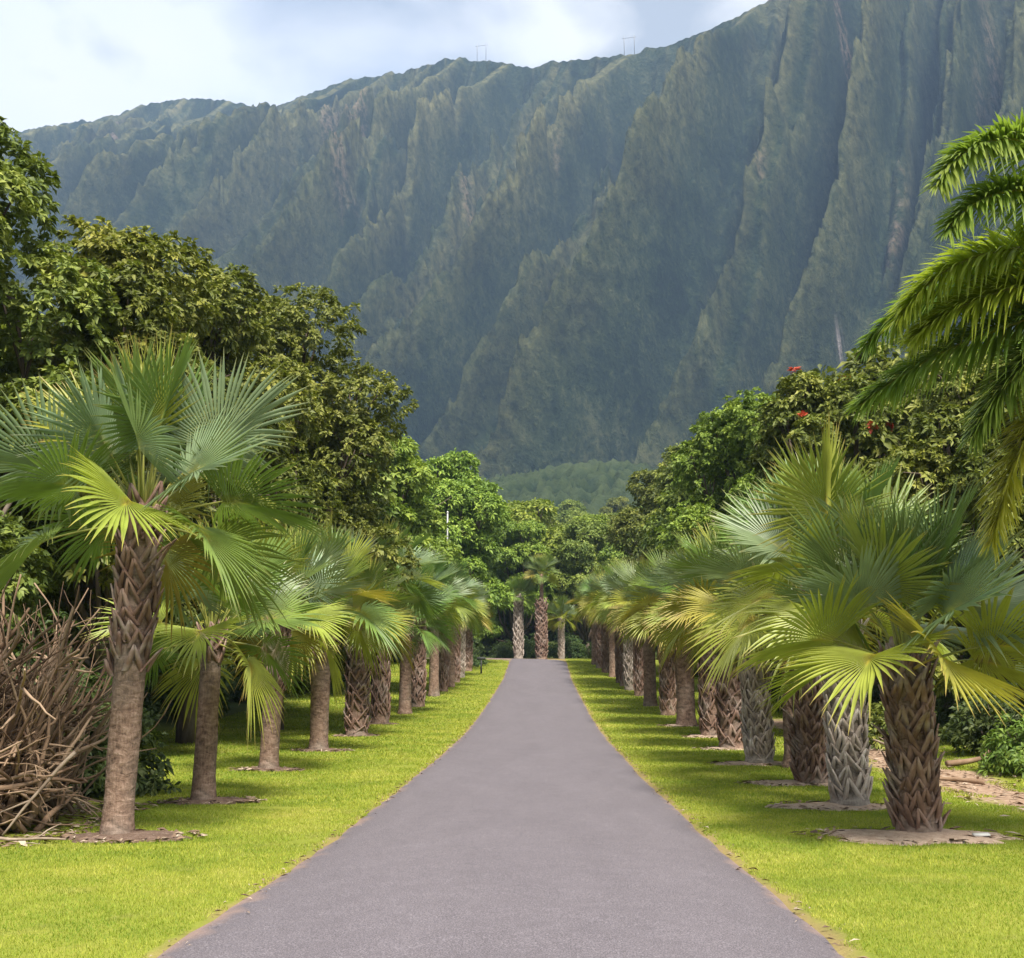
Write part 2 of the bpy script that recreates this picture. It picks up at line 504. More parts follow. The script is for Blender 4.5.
# keep the ground just under the road sheet
on_road = (np.abs(GX + .22) < 2.05) & (GY < 91)
GZ = GZ - (.04 + .14 * sstep(78, 86, GY)) * on_road
for s in np.arange(88, 140, .7):
    cx_, cy_, _h = road_center(s)
    GZ = np.where((GX - cx_) ** 2 + (GY - cy_) ** 2 < 2.0 ** 2, np.minimum(GZ, prof(cy_) - .22), GZ)
nx, ny = len(gx), len(gy)
i = np.arange(ny - 1)[:, None] * nx + np.arange(nx - 1)[None, :]
GF = np.stack([i, i + 1, i + nx + 1, i + nx], -1).reshape(-1, 4)
px_ = GX.ravel(); py_ = GY.ravel()
path = np.exp(-((px_ - (7.9 + .25 * np.sin(py_ * .21) + .02 * (py_ - 18))) / .95) ** 2) * sstep(9, 15, py_) * (1 - sstep(36, 52, py_))
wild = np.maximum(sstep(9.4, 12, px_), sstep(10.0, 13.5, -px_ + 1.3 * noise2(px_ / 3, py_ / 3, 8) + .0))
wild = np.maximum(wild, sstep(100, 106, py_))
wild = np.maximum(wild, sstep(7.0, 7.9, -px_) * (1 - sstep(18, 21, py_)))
gm = mesh_np('ground', np.stack([px_, py_, GZ.ravel()], 1), GF, [M['ground']], None, {'path': path, 'wild': wild}, True)
tag(link('ground', gm), kind='structure')

rg = []
ss = np.concatenate([np.arange(-14, 88, .5), np.arange(88, 135, .6)])
cs = np.linspace(-1, 1, 25)
for s in ss:
    x0, y0, h = road_center(s)
    nxv, nyv = math.sin(h), -math.cos(h)
    for cc in cs:
        w = 2.25 + .12 * (1 - float(sstep(5, 13, s))) + (.06 * noise2(s / .55, 3.1 * np.sign(cc), 5) + .05 * noise2(s / 3.1, 5.7 * np.sign(cc), 6)) * (abs(cc) > .9)
        X_, Y_ = x0 + nxv * cc * w, y0 + nyv * cc * w
        rg.append((X_, Y_, float(prof(Y_)) + .012 + .03 * (1 - cc * cc) - .04 * (abs(cc) == 1)))
n_ = len(cs)
i = np.arange(len(ss) - 1)[:, None] * n_ + np.arange(n_ - 1)[None, :]
RF = np.stack([i, i + 1, i + n_ + 1, i + n_], -1).reshape(-1, 4)
tag(link('road', mesh_np('road', np.array(rg), RF, [M['asphalt']], None, None, True)), kind='structure')

# ------------------------------------------------------------------ mountain
CREST = np.array([(-1588, 2100, 1044), (-1193, 1977, 999), (-966, 1900, 971), (-922, 1883, 966), (-836, 1850, 961), (-752, 1817, 952), (-652, 1775, 957),
                  (-593, 1750, 951), (-554, 1733, 944), (-479, 1700, 916), (-420, 1673, 888), (-388, 1658, 896), (-353, 1638, 898), (-283, 1590, 892),
                  (-200, 1530, 870), (-138, 1482, 857), (-108, 1458, 849), (-51, 1410, 813), (-11, 1374, 786), (27, 1341, 774), (76, 1306, 759),
                  (122, 1270, 744), (175, 1226, 735), (206, 1199, 735), (244, 1163, 736), (282, 1135, 747), (372, 1075, 762), (467, 1000, 755),
                  (586, 917, 744), (707, 800, 698), (820, 640, 640)], float)[::-1]
seg = np.concatenate([[0], np.cumsum(np.linalg.norm(np.diff(CREST[:, :2], axis=0), axis=1))])
NU, NV = 1500, 460
su = np.linspace(0, seg[-1], NU)
cxu = np.interp(su, seg, CREST[:, 0]); cyu = np.interp(su, seg, CREST[:, 1]); czu = np.interp(su, seg, CREST[:, 2])
kk = np.exp(-.5 * (np.arange(-14, 15) / 5.) ** 2); kk /= kk.sum()
sm = lambda a: np.convolve(np.pad(a, 14, mode='edge'), kk, mode='valid')
cxu, cyu = sm(cxu), sm(cyu)
czu = czu + 5 * noise2(su / 28, 0 * su, 11) + 2.5 * noise2(su / 9, 0 * su + 3.3, 12)
yy_ = cyu
ang = np.interp(yy_, [640, 1000, 1150, 1350, 1700, 2100], [-.62, -.60, -.54, -.42, -.28, -.18])
dxu, dyu = ang, -np.sqrt(1 - ang ** 2)
wid = np.interp(yy_, [640, 1000, 1350, 1700, 2100], [300, 400, 560, 720, 820])
zbase = np.interp(yy_, [640, 1000, 1350, 1700, 2100], [100, 104, 124, 140, 150])
v = np.linspace(0, 1.18, NV)
S, Vv = np.meshgrid(su, v, indexing='ij')
lenW = wid[:, None] * Vv                       # metres from the crest in plan
warp = 50 * noise2(S / 330, lenW / 600, 21) + 16 * noise2(S / 120, lenW / 320, 22) + 3 * noise2(S / 40, lenW / 90, 23)
s1 = S + warp


def tri(x):
    f = x - np.floor(x)
    return 1 - np.abs(2 * f - 1)


amp1 = .62 + .75 * noise2(S / 210, lenW / 600, 24)
F1 = tri(s1 / 84) ** 1.2
F2 = tri((s1 + 10 * noise2(S / 60, lenW / 160, 25)) / 33 + .3)
F3 = tri((s1 + 5 * noise2(S / 22, lenW / 60, 26)) / 15)
vc = np.clip(Vv / (.80 + .32 * F1 + .06 * F2), 0, 1)
ex = .46 + .98 * F1 * np.clip(amp1, .5, 1.25) + .36 * (F2 - .5) + .08 * (F3 - .5)
ex = ex + .25 * noise2(S / 300, lenW / 260, 27)
ex = np.clip(ex, .34, 1.6)
g = vc ** ex
fade = sstep(0, .08, Vv)
Hh = czu[:, None] - (czu - zbase)[:, None] * g
up = sstep(.05, .26, Vv) * (1 - sstep(.45, .75, Vv))
rid = 1 - np.abs(fbm(S / 95 + lenW / 260, lenW / 80, 4, 31, .5))
Hh = Hh + up * 46 * (rid - .75) + sstep(0, .12, Vv) * 7 * (1 - 1.5 * np.abs(fbm(S / 60 + lenW / 110, lenW / 70 - S / 200, 4, 34, .52)) - .55) + fade * (4 * fbm(S / 26, lenW / 26, 4, 33, .6) + 4.0 * np.abs(noise2(S / 5, lenW / 5, 36)))
Hh = np.minimum(Hh, czu[:, None] - .90 * np.minimum(lenW, 70) - np.interp(yy_, [640, 1000, 1150, 1350, 1700, 2100], [.88, .82, .74, .68, .64, .60])[:, None] * np.maximum(lenW - 70, 0) + 1.5) + sstep(.10, .32, Vv) * (1 - .6 * sstep(.5, .9, Vv)) * (15 * (1 - 2 * np.abs(fbm(S / 85 + lenW / 150, lenW / 75 - S / 260, 4, 38, .5))) - 6) - 26 * sstep(1.0, 1.18, Vv)
out = sstep(.10, .5, Vv) * (6 * fbm(S / 45, Hh / 60, 4, 35, .5) + (F1 - .5) * 16 * np.sin(np.pi * vc))
MX = cxu[:, None] + dxu[:, None] * (lenW + out)
MY = cyu[:, None] + dyu[:, None] * (lenW + out)
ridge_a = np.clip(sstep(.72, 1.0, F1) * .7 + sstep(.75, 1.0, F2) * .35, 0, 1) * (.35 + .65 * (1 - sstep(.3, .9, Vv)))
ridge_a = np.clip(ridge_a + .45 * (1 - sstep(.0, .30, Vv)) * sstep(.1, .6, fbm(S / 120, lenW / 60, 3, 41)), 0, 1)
scar_a = .6 * sstep(.5, .85, fbm(S / 34, lenW / 150, 3, 42)) * (1 - sstep(.5, .85, Vv)) * fade
pale_a = sum(np.exp(-((MX - a_) / w_) ** 2 - ((MY - b_) / 14.) ** 2 - ((Hh - c_) / (1.5 * w_)) ** 2) for a_, b_, c_, w_ in [(210, 778, 230, 4.5), (-79, 924, 226, 2.4)])
pale_a = np.clip(1.6 * pale_a * (1 + 1.2 * fbm(MX / 4, Hh / 6, 3, 44)), 0, 1)
MV = np.stack([MX, MY, Hh], -1).reshape(-1, 3)
i = np.arange(NU - 1)[:, None] * NV + np.arange(NV - 1)[None, :]
MF = np.stack([i, i + 1, i + NV + 1, i + NV], -1).reshape(-1, 4)
# the far side of the range: a plain slope falling away behind the crest
bk = np.linspace(0, 1, 12)[1:]
BX = cxu[:, None] - dxu[:, None] * 900 * bk; BY = cyu[:, None] - dyu[:, None] * 900 * bk
BZ = czu[:, None] * (1 - bk) + 20 * bk + 18 * noise2(BX / 120, BY / 120, 51) * (bk > 0)
nb_ = len(bk)
base_i = len(MV)
BV = np.stack([BX, BY, BZ], -1).reshape(-1, 3)
idx = np.concatenate([(np.arange(NU) * NV)[:, None], base_i + np.arange(NU)[:, None] * nb_ + np.arange(nb_)[None, :]], 1)
BF = np.stack([idx[:-1, :-1], idx[1:, :-1], idx[1:, 1:], idx[:-1, 1:]], -1).reshape(-1, 4)
z0 = np.zeros(len(BV))
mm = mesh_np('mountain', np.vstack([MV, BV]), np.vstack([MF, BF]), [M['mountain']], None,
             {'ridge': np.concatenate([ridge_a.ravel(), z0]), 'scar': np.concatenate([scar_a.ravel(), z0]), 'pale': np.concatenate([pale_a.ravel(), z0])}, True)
tag(link('mountain', mm), kind='structure')

# foothills: rolling ground under a closed forest canopy
fx = np.arange(-460, 520, 2.2); fy = np.arange(210, 960, 2.2)
FX, FY = np.meshgrid(fx, fy)
wx, wy = FX + 4 * noise2(FX / 11, FY / 11, 61), FY + 4 * noise2(FX / 11, FY / 11, 62)
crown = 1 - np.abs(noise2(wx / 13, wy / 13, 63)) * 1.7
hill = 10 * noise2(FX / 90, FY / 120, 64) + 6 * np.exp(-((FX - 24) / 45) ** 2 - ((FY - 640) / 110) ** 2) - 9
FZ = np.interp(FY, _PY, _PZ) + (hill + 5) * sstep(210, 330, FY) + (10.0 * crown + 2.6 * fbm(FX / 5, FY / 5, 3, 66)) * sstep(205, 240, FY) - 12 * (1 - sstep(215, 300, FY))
n_ = len(fx)
i = np.arange(len(fy) - 1)[:, None] * n_ + np.arange(n_ - 1)[None, :]
FF = np.stack([i, i + 1, i + n_ + 1, i + n_], -1).reshape(-1, 4)
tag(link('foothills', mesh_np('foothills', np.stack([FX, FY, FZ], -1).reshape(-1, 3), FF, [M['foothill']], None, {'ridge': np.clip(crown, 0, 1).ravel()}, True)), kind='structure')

# ------------------------------------------------------------------ haze
bm_v = np.array([(x, y, z) for x in (-2700, 2700) for y in (-500, 3150) for z in (-60, 1150)], float)
bm_f = np.array([(0, 1, 3, 2), (4, 6, 7, 5), (0, 4, 5, 1), (2, 3, 7, 6), (0, 2, 6, 4), (1, 5, 7, 3)])
hm = bpy.data.materials.new('haze'); hm.use_nodes = True
hn = hm.node_tree.nodes; hn.clear()
ho = hn.new('ShaderNodeOutputMaterial'); pv = hn.new('ShaderNodeVolumePrincipled')
pv.inputs['Color'].default_value = (.46, .68, 1.0, 1); pv.inputs['Density'].default_value = 0.00017; pv.inputs['Anisotropy'].default_value = 0.0
hm.node_tree.links.new(pv.outputs['Volume'], ho.inputs['Volume'])
tag(link('haze', mesh_np('haze', bm_v, bm_f, [hm])), kind='stuff')

# ------------------------------------------------------------------ fan palm parts
def fan_leaf(seed, pitch, pet=1.05, Rb=1.15, nseg=42, span=128, drop=25, fold=.30, droop=.30, bend=18, mat=0, pmat=1, steps=8, twist=.3):
    """one costapalmate leaf; petiole base at the origin, growing outward along +x; pitch in degrees above the horizon"""
    rs = np.random.RandomState(seed)
    g = Geo()
    p = np.zeros(3); pts = [p.copy()]
    n = 8
    for k in range(n):
        a = R(pitch - bend * ((k + 1) / n) ** 1.4)
        p = p + np.array([math.cos(a), 0, math.sin(a)]) * pet / n
        pts.append(p.copy())
    V, F = tube(pts, np.linspace(.024, .011, n + 1), 5)
    g.add(V, F, pmat, .05)
    a0 = R(pitch - bend - drop * .35)
    side = rs.uniform(-1, 1) * twist
    e = np.array([math.cos(a0), 0, math.sin(a0)]); s = np.array([0, 1.0, 0]); nn = np.cross(e, s) * 1.0
    nn = np.array([-math.sin(a0), 0, math.cos(a0)])
    s = s * math.cos(side) + nn * math.sin(side); nn = np.cross(e, s)
    if nn @ np.array([-math.sin(a0), 0, math.cos(a0)]) < 0: nn = -nn
    hast = pts[-1]
    spanr = R(span)
    angs = np.linspace(-spanr, spanr, nseg)
    da = angs[1] - angs[0]
    T = np.array([0.0, .18, .36, .5, .64, .78, .9, 1.0][:steps]) if steps == 8 else np.linspace(0, 1, steps)
    tf = .60
    for k, an in enumerate(angs):
        q = an / spanr
        costa = .30 * Rb * (1 - abs(q)) ** 1.2
        L = Rb * (.66 + .34 * math.cos(an * .62)) * rs.uniform(.88, 1.07) * (1 - .12 * abs(q) ** 6)
        # costa curls down
        da_c = R(drop) * (costa / (.30 * Rb))
        e2 = e * math.cos(da_c * .5) - nn * math.sin(da_c * .5)
        o = hast + e2 * costa * .8
        e3 = e * math.cos(da_c) - nn * math.sin(da_c)
        d = math.cos(an) * e3 + math.sin(an) * s
        dl = an * .0
        per = -math.sin(an) * e3 + math.cos(an) * s
        r = L * T
        lift = fold * abs(math.sin(an)) ** 1.2 * (1 - .25 * abs(q))
        C = o[None, :] + r[:, None] * d[None, :] + (r * lift)[:, None] * nn[None, :]
        dr = droop * rs.uniform(.3, 1.9)
        dd = np.clip(T - .42, 0, 1)
        C[:, 2] -= L * dr * dd ** 2 * 2.2
        C = C + (rs.normal(0, .05) * L * dd ** 2)[:, None] * per[None, :] if False else C + np.outer(rs.normal(0, .085) * L * dd, per)
        hw = np.where(T <= tf, r * math.tan(da / 2) * 1.04, L * tf * math.tan(da / 2) * 1.04 * np.clip(1 - (T - tf) / (1 - tf), 0, 1) ** .95)
        hw = np.maximum(hw, .0012)
        pleat = nn * 1.0
        A = C - hw[:, None] * per; B = C + hw[:, None] * per
        Cm = C - (hw * .95)[:, None] * pleat
        W = np.stack([A, Cm, B], 1).reshape(-1, 3)
        m = len(T)
        i = np.arange(m - 1)[:, None] * 3 + np.arange(2)[None, :]
        Fq = np.stack([i, i + 1, i + 4, i + 3], -1).reshape(-1, 4)
        g.add(W, Fq, mat, np.repeat(T, 3))
    return g


#        pitch  drop fold droop bend
FROND_KINDS = [(85, 3, .50, .02, 2, 'spear'), (75, 6, .46, .03, 3, 'young'), (66, 8, .44, .04, 4, 'young'), (56, 10, .42, .05, 5, 'mid'), (46, 13, .40, .06, 6, 'mid'),
               (35, 15, .38, .07, 7, 'mid'), (23, 18, .36, .09, 8, 'old'), (10, 21, .32, .12, 10, 'old'), (-4, 25, .28, .16, 11, 'old'), (-18, 28, .22, .22, 12, 'dying')]
AGE_MAT = {'left': {'spear': 'frond_lime', 'young': 'frond_green', 'mid': 'frond_grey', 'old': 'frond_green', 'dying': 'frond_lime'},
           'right': {'spear': 'frond_green', 'young': 'frond_green', 'mid': 'frond_grey', 'old': 'frond_lime', 'dying': 'frond_gold'}}
_fcache = {}


def frond_geo(k, var):
    key = (k, var)
    if key not in _fcache:
        pt, dp, fo, dr, be, age = FROND_KINDS[k]
        rs = np.random.RandomState(100 + k * 7 + var)
        _fcache[key] = fan_leaf(500 + k * 13 + var, pt + rs.uniform(-4, 4), pet=rs.uniform(.88, 1.08) if age != 'spear' else .75, Rb=rs.uniform(1.10, 1.24),
                                nseg=56, span=rs.uniform(112, 132) if age != 'spear' else 70, drop=dp * rs.uniform(.8, 1.3), fold=fo, droop=dr * rs.uniform(.8, 1.3), bend=be, twist=.35 if age == 'spear' else (1.1 if age in ('young', 'mid') else .75))
    return _fcache[key]


_fmesh = {}


def frond_mesh(k, var, matname):
    key = (k, var, matname)
    if key not in _fmesh:
        _fmesh[key] = frond_geo(k, var).mesh('frond', [M[matname], M['petiole_gold' if matname == 'frond_gold' else 'petiole']])
    return _fmesh[key]


def crown_plan(seed, n, side, low=9, gold=.25):
    """list of (kind, variant, material, azimuth, tilt, scale, base height)"""
    rs = np.random.RandomState(seed)
    plan = []
    az = rs.uniform(0, 6.28)
    for i in range(n):
        f = (i + .5) / n
        k = int(min(low, f ** 1.0 * (low + .99)))
        age = FROND_KINDS[k][5]
        mat = AGE_MAT[side][age]
        u = rs.rand()
        if age in ('mid',) and u < .35: mat = 'frond_green'
        if age == 'young' and u < .3: mat = 'frond_lime'
        if age in ('old', 'dying') and u < gold: mat = 'frond_gold'
        elif age == 'old' and u < gold + .25: mat = 'frond_lime'
        az += 2.39996 + rs.uniform(-.25, .25)
        plan.append((k, rs.randint(5), mat, az, rs.uniform(-.10, .10), rs.uniform(.88, 1.1), .10 - .32 * f))
    return plan


def crown_heart(seed):
    """unopened spears and leaf bases at the centre of a crown"""
    rs = np.random.RandomState(seed); g = Geo()
    for i in range(22):
        a = i * 2.4; f = i / 22
        tilt = .06 + .75 * f
        L = (.95 - .55 * f)
        d = np.array([math.cos(a) * math.sin(tilt), math.sin(a) * math.sin(tilt), math.cos(tilt)])
        b = np.array([math.cos(a) * .05, math.sin(a) * .05, -.30 * f - .05])
        P = [b + d * L * t for t in np.linspace(0, 1, 5)]
        V, F = tube(P, np.array([.035, .028, .02, .014, .006]) * (1 if i < 6 else .9), 6)
        g.add(V, F, 0, .1 + .3 * rs.rand())
    return g


def trunk_geo(seed, h, r0, r1, flare=.25, lean=(0, 0), nr=30):
    rs = np.random.RandomState(seed); g = Geo()
    m = int(max(24, h * 16)); n = nr
    t_ = np.linspace(0, 1, m)
    a = np.linspace(0, 2 * np.pi, n, endpoint=False)
    A, Tt = np.meshgrid(a, t_)
    z = Tt * h
    r = r0 + (r1 - r0) * Tt + r0 * flare * np.exp(-z / .14)
    ring = .5 + .5 * np.sin(z * 2 * np.pi / .105 + .7 * noise2(np.cos(A) * 1.5 + 5, np.sin(A) * 1.5 + z * 2, seed))
    r = r * (1 + .020 * ring + .05 * noise2(np.cos(A) * 2 + 9, np.sin(A) * 2 + z * 2.2, seed + 1) + .03 * noise2(np.cos(A) * 7, np.sin(A) * 7 + z * 9, seed + 2))
    lx = lean[0] * (Tt ** 1.2) * h; ly = lean[1] * Tt ** 1.2 * h
    V = np.stack([lx + r * np.cos(A), ly + r * np.sin(A), z - .12 * (Tt == 0)], -1).reshape(-1, 3)
    i = np.arange(m - 1)[:, None] * n; j = np.arange(n)[None, :]; j2 = (j + 1) % n
    F = np.stack([i + j, i + j2, i + n + j2, i + n + j], -1).reshape(-1, 4)
    g.add(V, F, 0, 0)
    top = np.array([lean[0] * h, lean[1] * h, h])
    V2 = np.vstack([V[-n:], top + [0, 0, .12]])
    g.add(V2, np.stack([np.arange(n), (np.arange(n) + 1) % n, np.full(n, n)], -1), 0, 0)
    return g


def boots_geo(seed, h, z0, z1, r0, r1, lean=(0, 0), out=.35, length=.30, dense=1.0, wild=.0):
    """old split leaf bases: each one an inverted V of two straps that meet in a cut tip, in spirals round the trunk"""
    rs = np.random.RandomState(seed); g = Geo()
    n_ring = max(6, int(2 * math.pi * (r0 + r1) / 2 / .17 * dense))
    pitch = .125
    zz = z0; row = 0
    while zz < z1:
        for k in range(n_ring):
            a = 2 * math.pi * (k + .5 * (row % 2)) / n_ring + rs.normal(0, .07) + row * .13
            z = zz + rs.normal(0, .034)
            f = max(0, min(1, z / h))
            rr = (r0 + (r1 - r0) * f) * 1.0
            L = length * rs.uniform(.7, 1.3)
            o = out * rs.uniform(.45, 1.4)
            if rs.rand() < wild: o *= 2.2; L *= 1.2
            ra = np.array([math.cos(a), math.sin(a), 0]); ta = np.array([-math.sin(a), math.cos(a), 0])
            wsp = math.pi * rr / n_ring * rs.uniform(.75, 1.35)
            skew = rs.normal(0, .03); broken = rs.rand()
            base = np.array([lean[0] * f ** 1.2 * h, lean[1] * f ** 1.2 * h, z])
            tone = rs.uniform(.1, .9)
            tip_r = rr + .035 + L * o * .55
            for sd in ((-1, 1) if broken > .22 else ((1,) if broken > .11 else (-1,))):
                pts = []
                for q in np.linspace(0, 1, 5):
                    rad_ = rr - .015 + (.05 + 0 * q) * min(1, q * 2.2) + (tip_r - rr - .035) * q ** 2.0
                    sw = wsp * (1 - q ** .9) * sd + skew * q * 2
                    pts.append(base + ra * rad_ + ta * sw + np.array([0, 0, q * L * .95]))
                pts = np.array(pts)
                wv = np.array([.070, .066, .058, .046, .022]) * rs.uniform(.7, 1.35); th = np.array([.012, .014, .014, .013, .009])
                nrm = ra
                A = pts - ta * wv[:, None] * .5 + nrm * th[:, None]; B = pts + ta * wv[:, None] * .5 + nrm * th[:, None]
                C = pts + ta * wv[:, None] * .5 - nrm * th[:, None]; D = pts - ta * wv[:, None] * .5 - nrm * th[:, None]
                W = np.stack([A, B, C, D], 1).reshape(-1, 3)
                i = np.arange(4)[:, None] * 4; j = np.arange(4)[None, :]; j2 = (j + 1) % 4
                Fq = np.stack([i + j, i + j2, i + 4 + j2, i + 4 + j], -1).reshape(-1, 4)
                Fq = np.vstack([Fq, [[16, 17, 18, 19]]])
                g.add(W, Fq, 0, np.repeat(np.linspace(.15, .75, 5) * .5 + tone * .5, 4))
        zz += pitch * rs.uniform(.9, 1.1); row += 1
    return g


ORD = ['first', 'second', 'third', 'fourth', 'fifth', 'sixth', 'seventh', 'eighth', 'ninth', 'tenth', 'eleventh', 'twelfth', 'thirteenth', 'fourteenth',
       'fifteenth', 'sixteenth', 'seventeenth', 'eighteenth', 'nineteenth', 'twentieth']


def palm(x, y, h, r0, r1, style, side, label, group, seed, nf=30, cs=1.0, lean=(0, 0), gold=.25, low=9):
    z = float(ground_z(x, y))
    root = empty('fan_palm', (x, y, z), label, 'palm tree', group)
    tr = link('trunk', trunk_geo(seed, h, r0, r1, .28 if style != 'boots' else .1, lean).mesh('trunk', [M['trunk_grey' if style == 'grey' else 'trunk_brown']], True), root)
    bz0 = {'half': .50 * h, 'boots': .06, 'grey': .12, 'smooth': h - .42, 'top': h - 1.55}[style]
    bm = M['boot_grey' if style == 'grey' else 'boot_brown']
    link('leaf_bases', boots_geo(seed + 1, h, bz0, h - .02, r0, r1, lean, .42 if style in ('boots', 'half') else .3, .30, 1.0, .10 if style == 'boots' else .05).mesh('leaf_bases', [bm]), tr)
    top = (lean[0] * h, lean[1] * h, h + .02)
    ch = link('crown', crown_heart(seed).mesh('crown', [M['petiole']]), root, top, None, (cs,) * 3)
    for (k, var, mat, az, tilt, sc, bz) in crown_plan(seed + 5, nf, side, low, gold):
        rr = .06 + .05 * (k / 9)
        link('frond', frond_mesh(k, var, mat), ch, (math.cos(az) * rr, math.sin(az) * rr, bz), (tilt, tilt * .6, az), (sc,) * 3)
    return root


# crowns of the more distant palms: the same leaves joined into one crown mesh
FM = ['frond_green', 'frond_grey', 'frond_lime', 'frond_gold', 'petiole']
_far = {}


def far_crown(seed, side, n=26, gold=.25):
    key = (seed, side)
    if key in _far: return _far[key]
    Vs, Fs, Ms, As, off = [], [], [], [], 0
    for (k, var, mat, az, tilt, sc, bz) in crown_plan(seed, n, side, 8.8, gold):
        V, F, m, A = frond_geo(k, var).arrays()
        T = np.array(Matrix.Rotation(az, 3, 'Z') @ Matrix.Rotation(tilt, 3, 'X')) * sc
        V = V @ T.T + np.array([math.cos(az) * .1, math.sin(az) * .1, bz])
        Vs.append(V); Fs.append(F[0] + off); off += len(V)
        if len(F) > 1: raise RuntimeError('quads only')
        Ms.append(np.where(m == 1, 4, FM.index(mat))); As.append(A)
    V, F, m, A = crown_heart(seed).arrays()
    Vs.append(V); Fs.append(F[0] + off); Ms.append(np.full(len(F[0]), 4)); As.append(A)
    _far[key] = mesh_np('crown', np.concatenate(Vs), np.concatenate(Fs), [M[q] for q in FM], np.concatenate(Ms), {'tone': np.concatenate(As)})
    return _far[key]


_ftr = {}


def far_palm(x, y, h, style, side, label, group, i, cs=1.0, rad=.24, z=None, name='fan_palm'):
    z = float(ground_z(x, y)) if z is None else z
    root = empty(name, (x, y, z), label, 'palm tree', group)
    key = (style, i % 3)
    if key not in _ftr:
        sd = 900 + i % 3 * 10 + len(style)
        _ftr[key] = (trunk_geo(sd, 3.0, .235, .22, .3, (0, 0), 16).mesh('trunk', [M['trunk_grey' if style == 'grey' else 'trunk_brown']], True),
                     boots_geo(sd + 1, 3.0, {'boots': .1, 'grey': .15, 'smooth': 2.5, 'half': 1.5, 'top': 2.1}[style], 2.98, .235, .22, (0, 0), .35, .30, .8).mesh('leaf_bases', [M['boot_grey' if style == 'grey' else 'boot_brown']]))
    a, b = _ftr[key]
    tr = link('trunk', a, root, None, (0, 0, i * 1.7), (rad / .235, rad / .235, h / 3.0))
    link('leaf_bases', b, tr)
    link('crown', far_crown(3000 + i % 5 * 11, side, 25, .18 if side == 'left' else .34), root, (0, 0, h + .02), (0, 0, i * 2.1), (cs * .92,) * 3)
    return root


LG, RG = 'fan palms in the row left of the road', 'fan palms in the row right of the road'
# nearest palms, each frond its own mesh
palm(-5.02, 14.0, 3.9, .172, .20, 'half', 'left', 'tall fan palm with smooth lower trunk, standing in front of the heap of bare branches', LG, 11, 24, .96, (.022, .01), .3, 8.6)
palm(-5.18, 18.08, 2.55, .17, .15, 'smooth', 'left', 'short fan palm with smooth grey trunk and drooping crown, second in the left row', LG, 23, 20, .80, (.01, 0), .0)
palm(-5.54, 23.9, 3.1, .18, .22, 'top', 'left', 'fan palm with dark bristly leaf bases and low hanging leaf, third in the left row', LG, 37, 21, .92, (.03, 0), .2)
palm(-5.65, 29.8, 3.7, .22, .27, 'top', 'left', 'fan palm with flared pale trunk base, fourth in the left row', LG, 41, 22, 1.0, (0, 0), .3)
palm(4.49, 14.4, 2.1, .235, .225, 'boots', 'right', 'stout fan palm with brown shaggy trunk in sandy soil, nearest in the right row', RG, 53, 22, .94, (-.01, 0), .2, 7.6)
palm(4.55, 17.65, 3.15, .24, .23, 'grey', 'right', 'fan palm with pale grey criss-cross trunk, second in the right row', RG, 61, 21, 1.06, (0, 0), .2, 8)
palm(4.80, 21.2, 3.3, .27, .24, 'boots', 'right', 'fan palm with dark brown shaggy trunk, third in the right row', RG, 67, 23, 1.0, (0, 0), .35, 8)
palm(4.74, 25.8, 3.3, .26, .24, 'grey', 'right', 'fan palm with blotched grey trunk leaning slightly left, fourth in the right row', RG, 71, 22, .98, (-.03, 0), .35, 8)
far_palm(5.35, 24.9, 3.2, 'smooth', 'right', 'fan palm with plain smooth trunk just behind the row right of the road', RG, 1, .95, .25)
far_palm(5.55, 46.9, 3.6, 'smooth', 'right', 'slim fan palm set a step back between larger palms right of the road', RG, 2, .9, .19)

for n, (x, y, h, st, sc, rd) in enumerate([(-5.69, 36.2, 3.5, 'boots', 1.05, .30), (-5.71, 41.5, 5.0, 'boots', 1.12, .27), (-5.48, 47.1, 3.6, 'smooth', 1.05, .25), (-5.38, 50.9, 4.6, 'boots', 1.05, .27),
                                           (-5.37, 58.5, 4.6, 'top', 1.05, .25), (-5.25, 62.1, 5.0, 'boots', 1.1, .26), (-5.18, 66.3, 4.6, 'top', 1.05, .26), (-5.25, 71.0, 4.2, 'boots', 1.05, .26),
                                           (-5.25, 75.8, 4.2, 'grey', 1.05, .26), (-5.1, 81.3, 3.9, 'boots', 1.0, .26)]):
    far_palm(x, y, h, st, 'left', 'fan palm, %s from the near end of the row left of the road' % ORD[n + 4], LG, n, sc, rd)
for n, (x, y, h, st, sc, rd) in enumerate([(4.96, 30.8, 3.7, 'boots', 1.08, .29), (5.14, 35.8, 3.7, 'boots', 1.05, .27), (5.03, 40.8, 4.1, 'top', 1.08, .31), (4.98, 46.2, 4.1, 'boots', 1.05, .25),
                                           (4.80, 51.6, 4.4, 'top', 1.05, .27), (4.94, 58.6, 4.6, 'boots', 1.08, .24), (4.82, 63.5, 4.7, 'grey', 1.05, .26), (4.81, 67.0, 4.9, 'boots', 1.05, .26), (4.80, 70.4, 4.8, 'boots', 1.05, .25),
                                           (4.70, 76.2, 4.8, 'top', 1.05, .25), (4.45, 79.9, 4.9, 'boots', 1.05, .25), (4.25, 84.0, 4.7, 'boots', 1.05, .25), (4.05, 87.5, 4.5, 'top', 1.05, .25)]):
    far_palm(x, y, h, st, 'right', 'fan palm, %s from the near end of the row right of the road' % ORD[n + 4], RG, n + 3, sc, rd)
BG = 'palms facing the road where it bends'
far_palm(-1.9, 98.5, 5.2, 'grey', 'left', 'palm with thick mottled trunk beyond the bend, left of the thickest one', BG, 2, .9, .34)
bp = far_palm(.05, 97.0, 4.7, 'boots', 'left', 'thickest palm beyond the end of the road, with a thin bare upper stem', BG, 3, .85, .40)
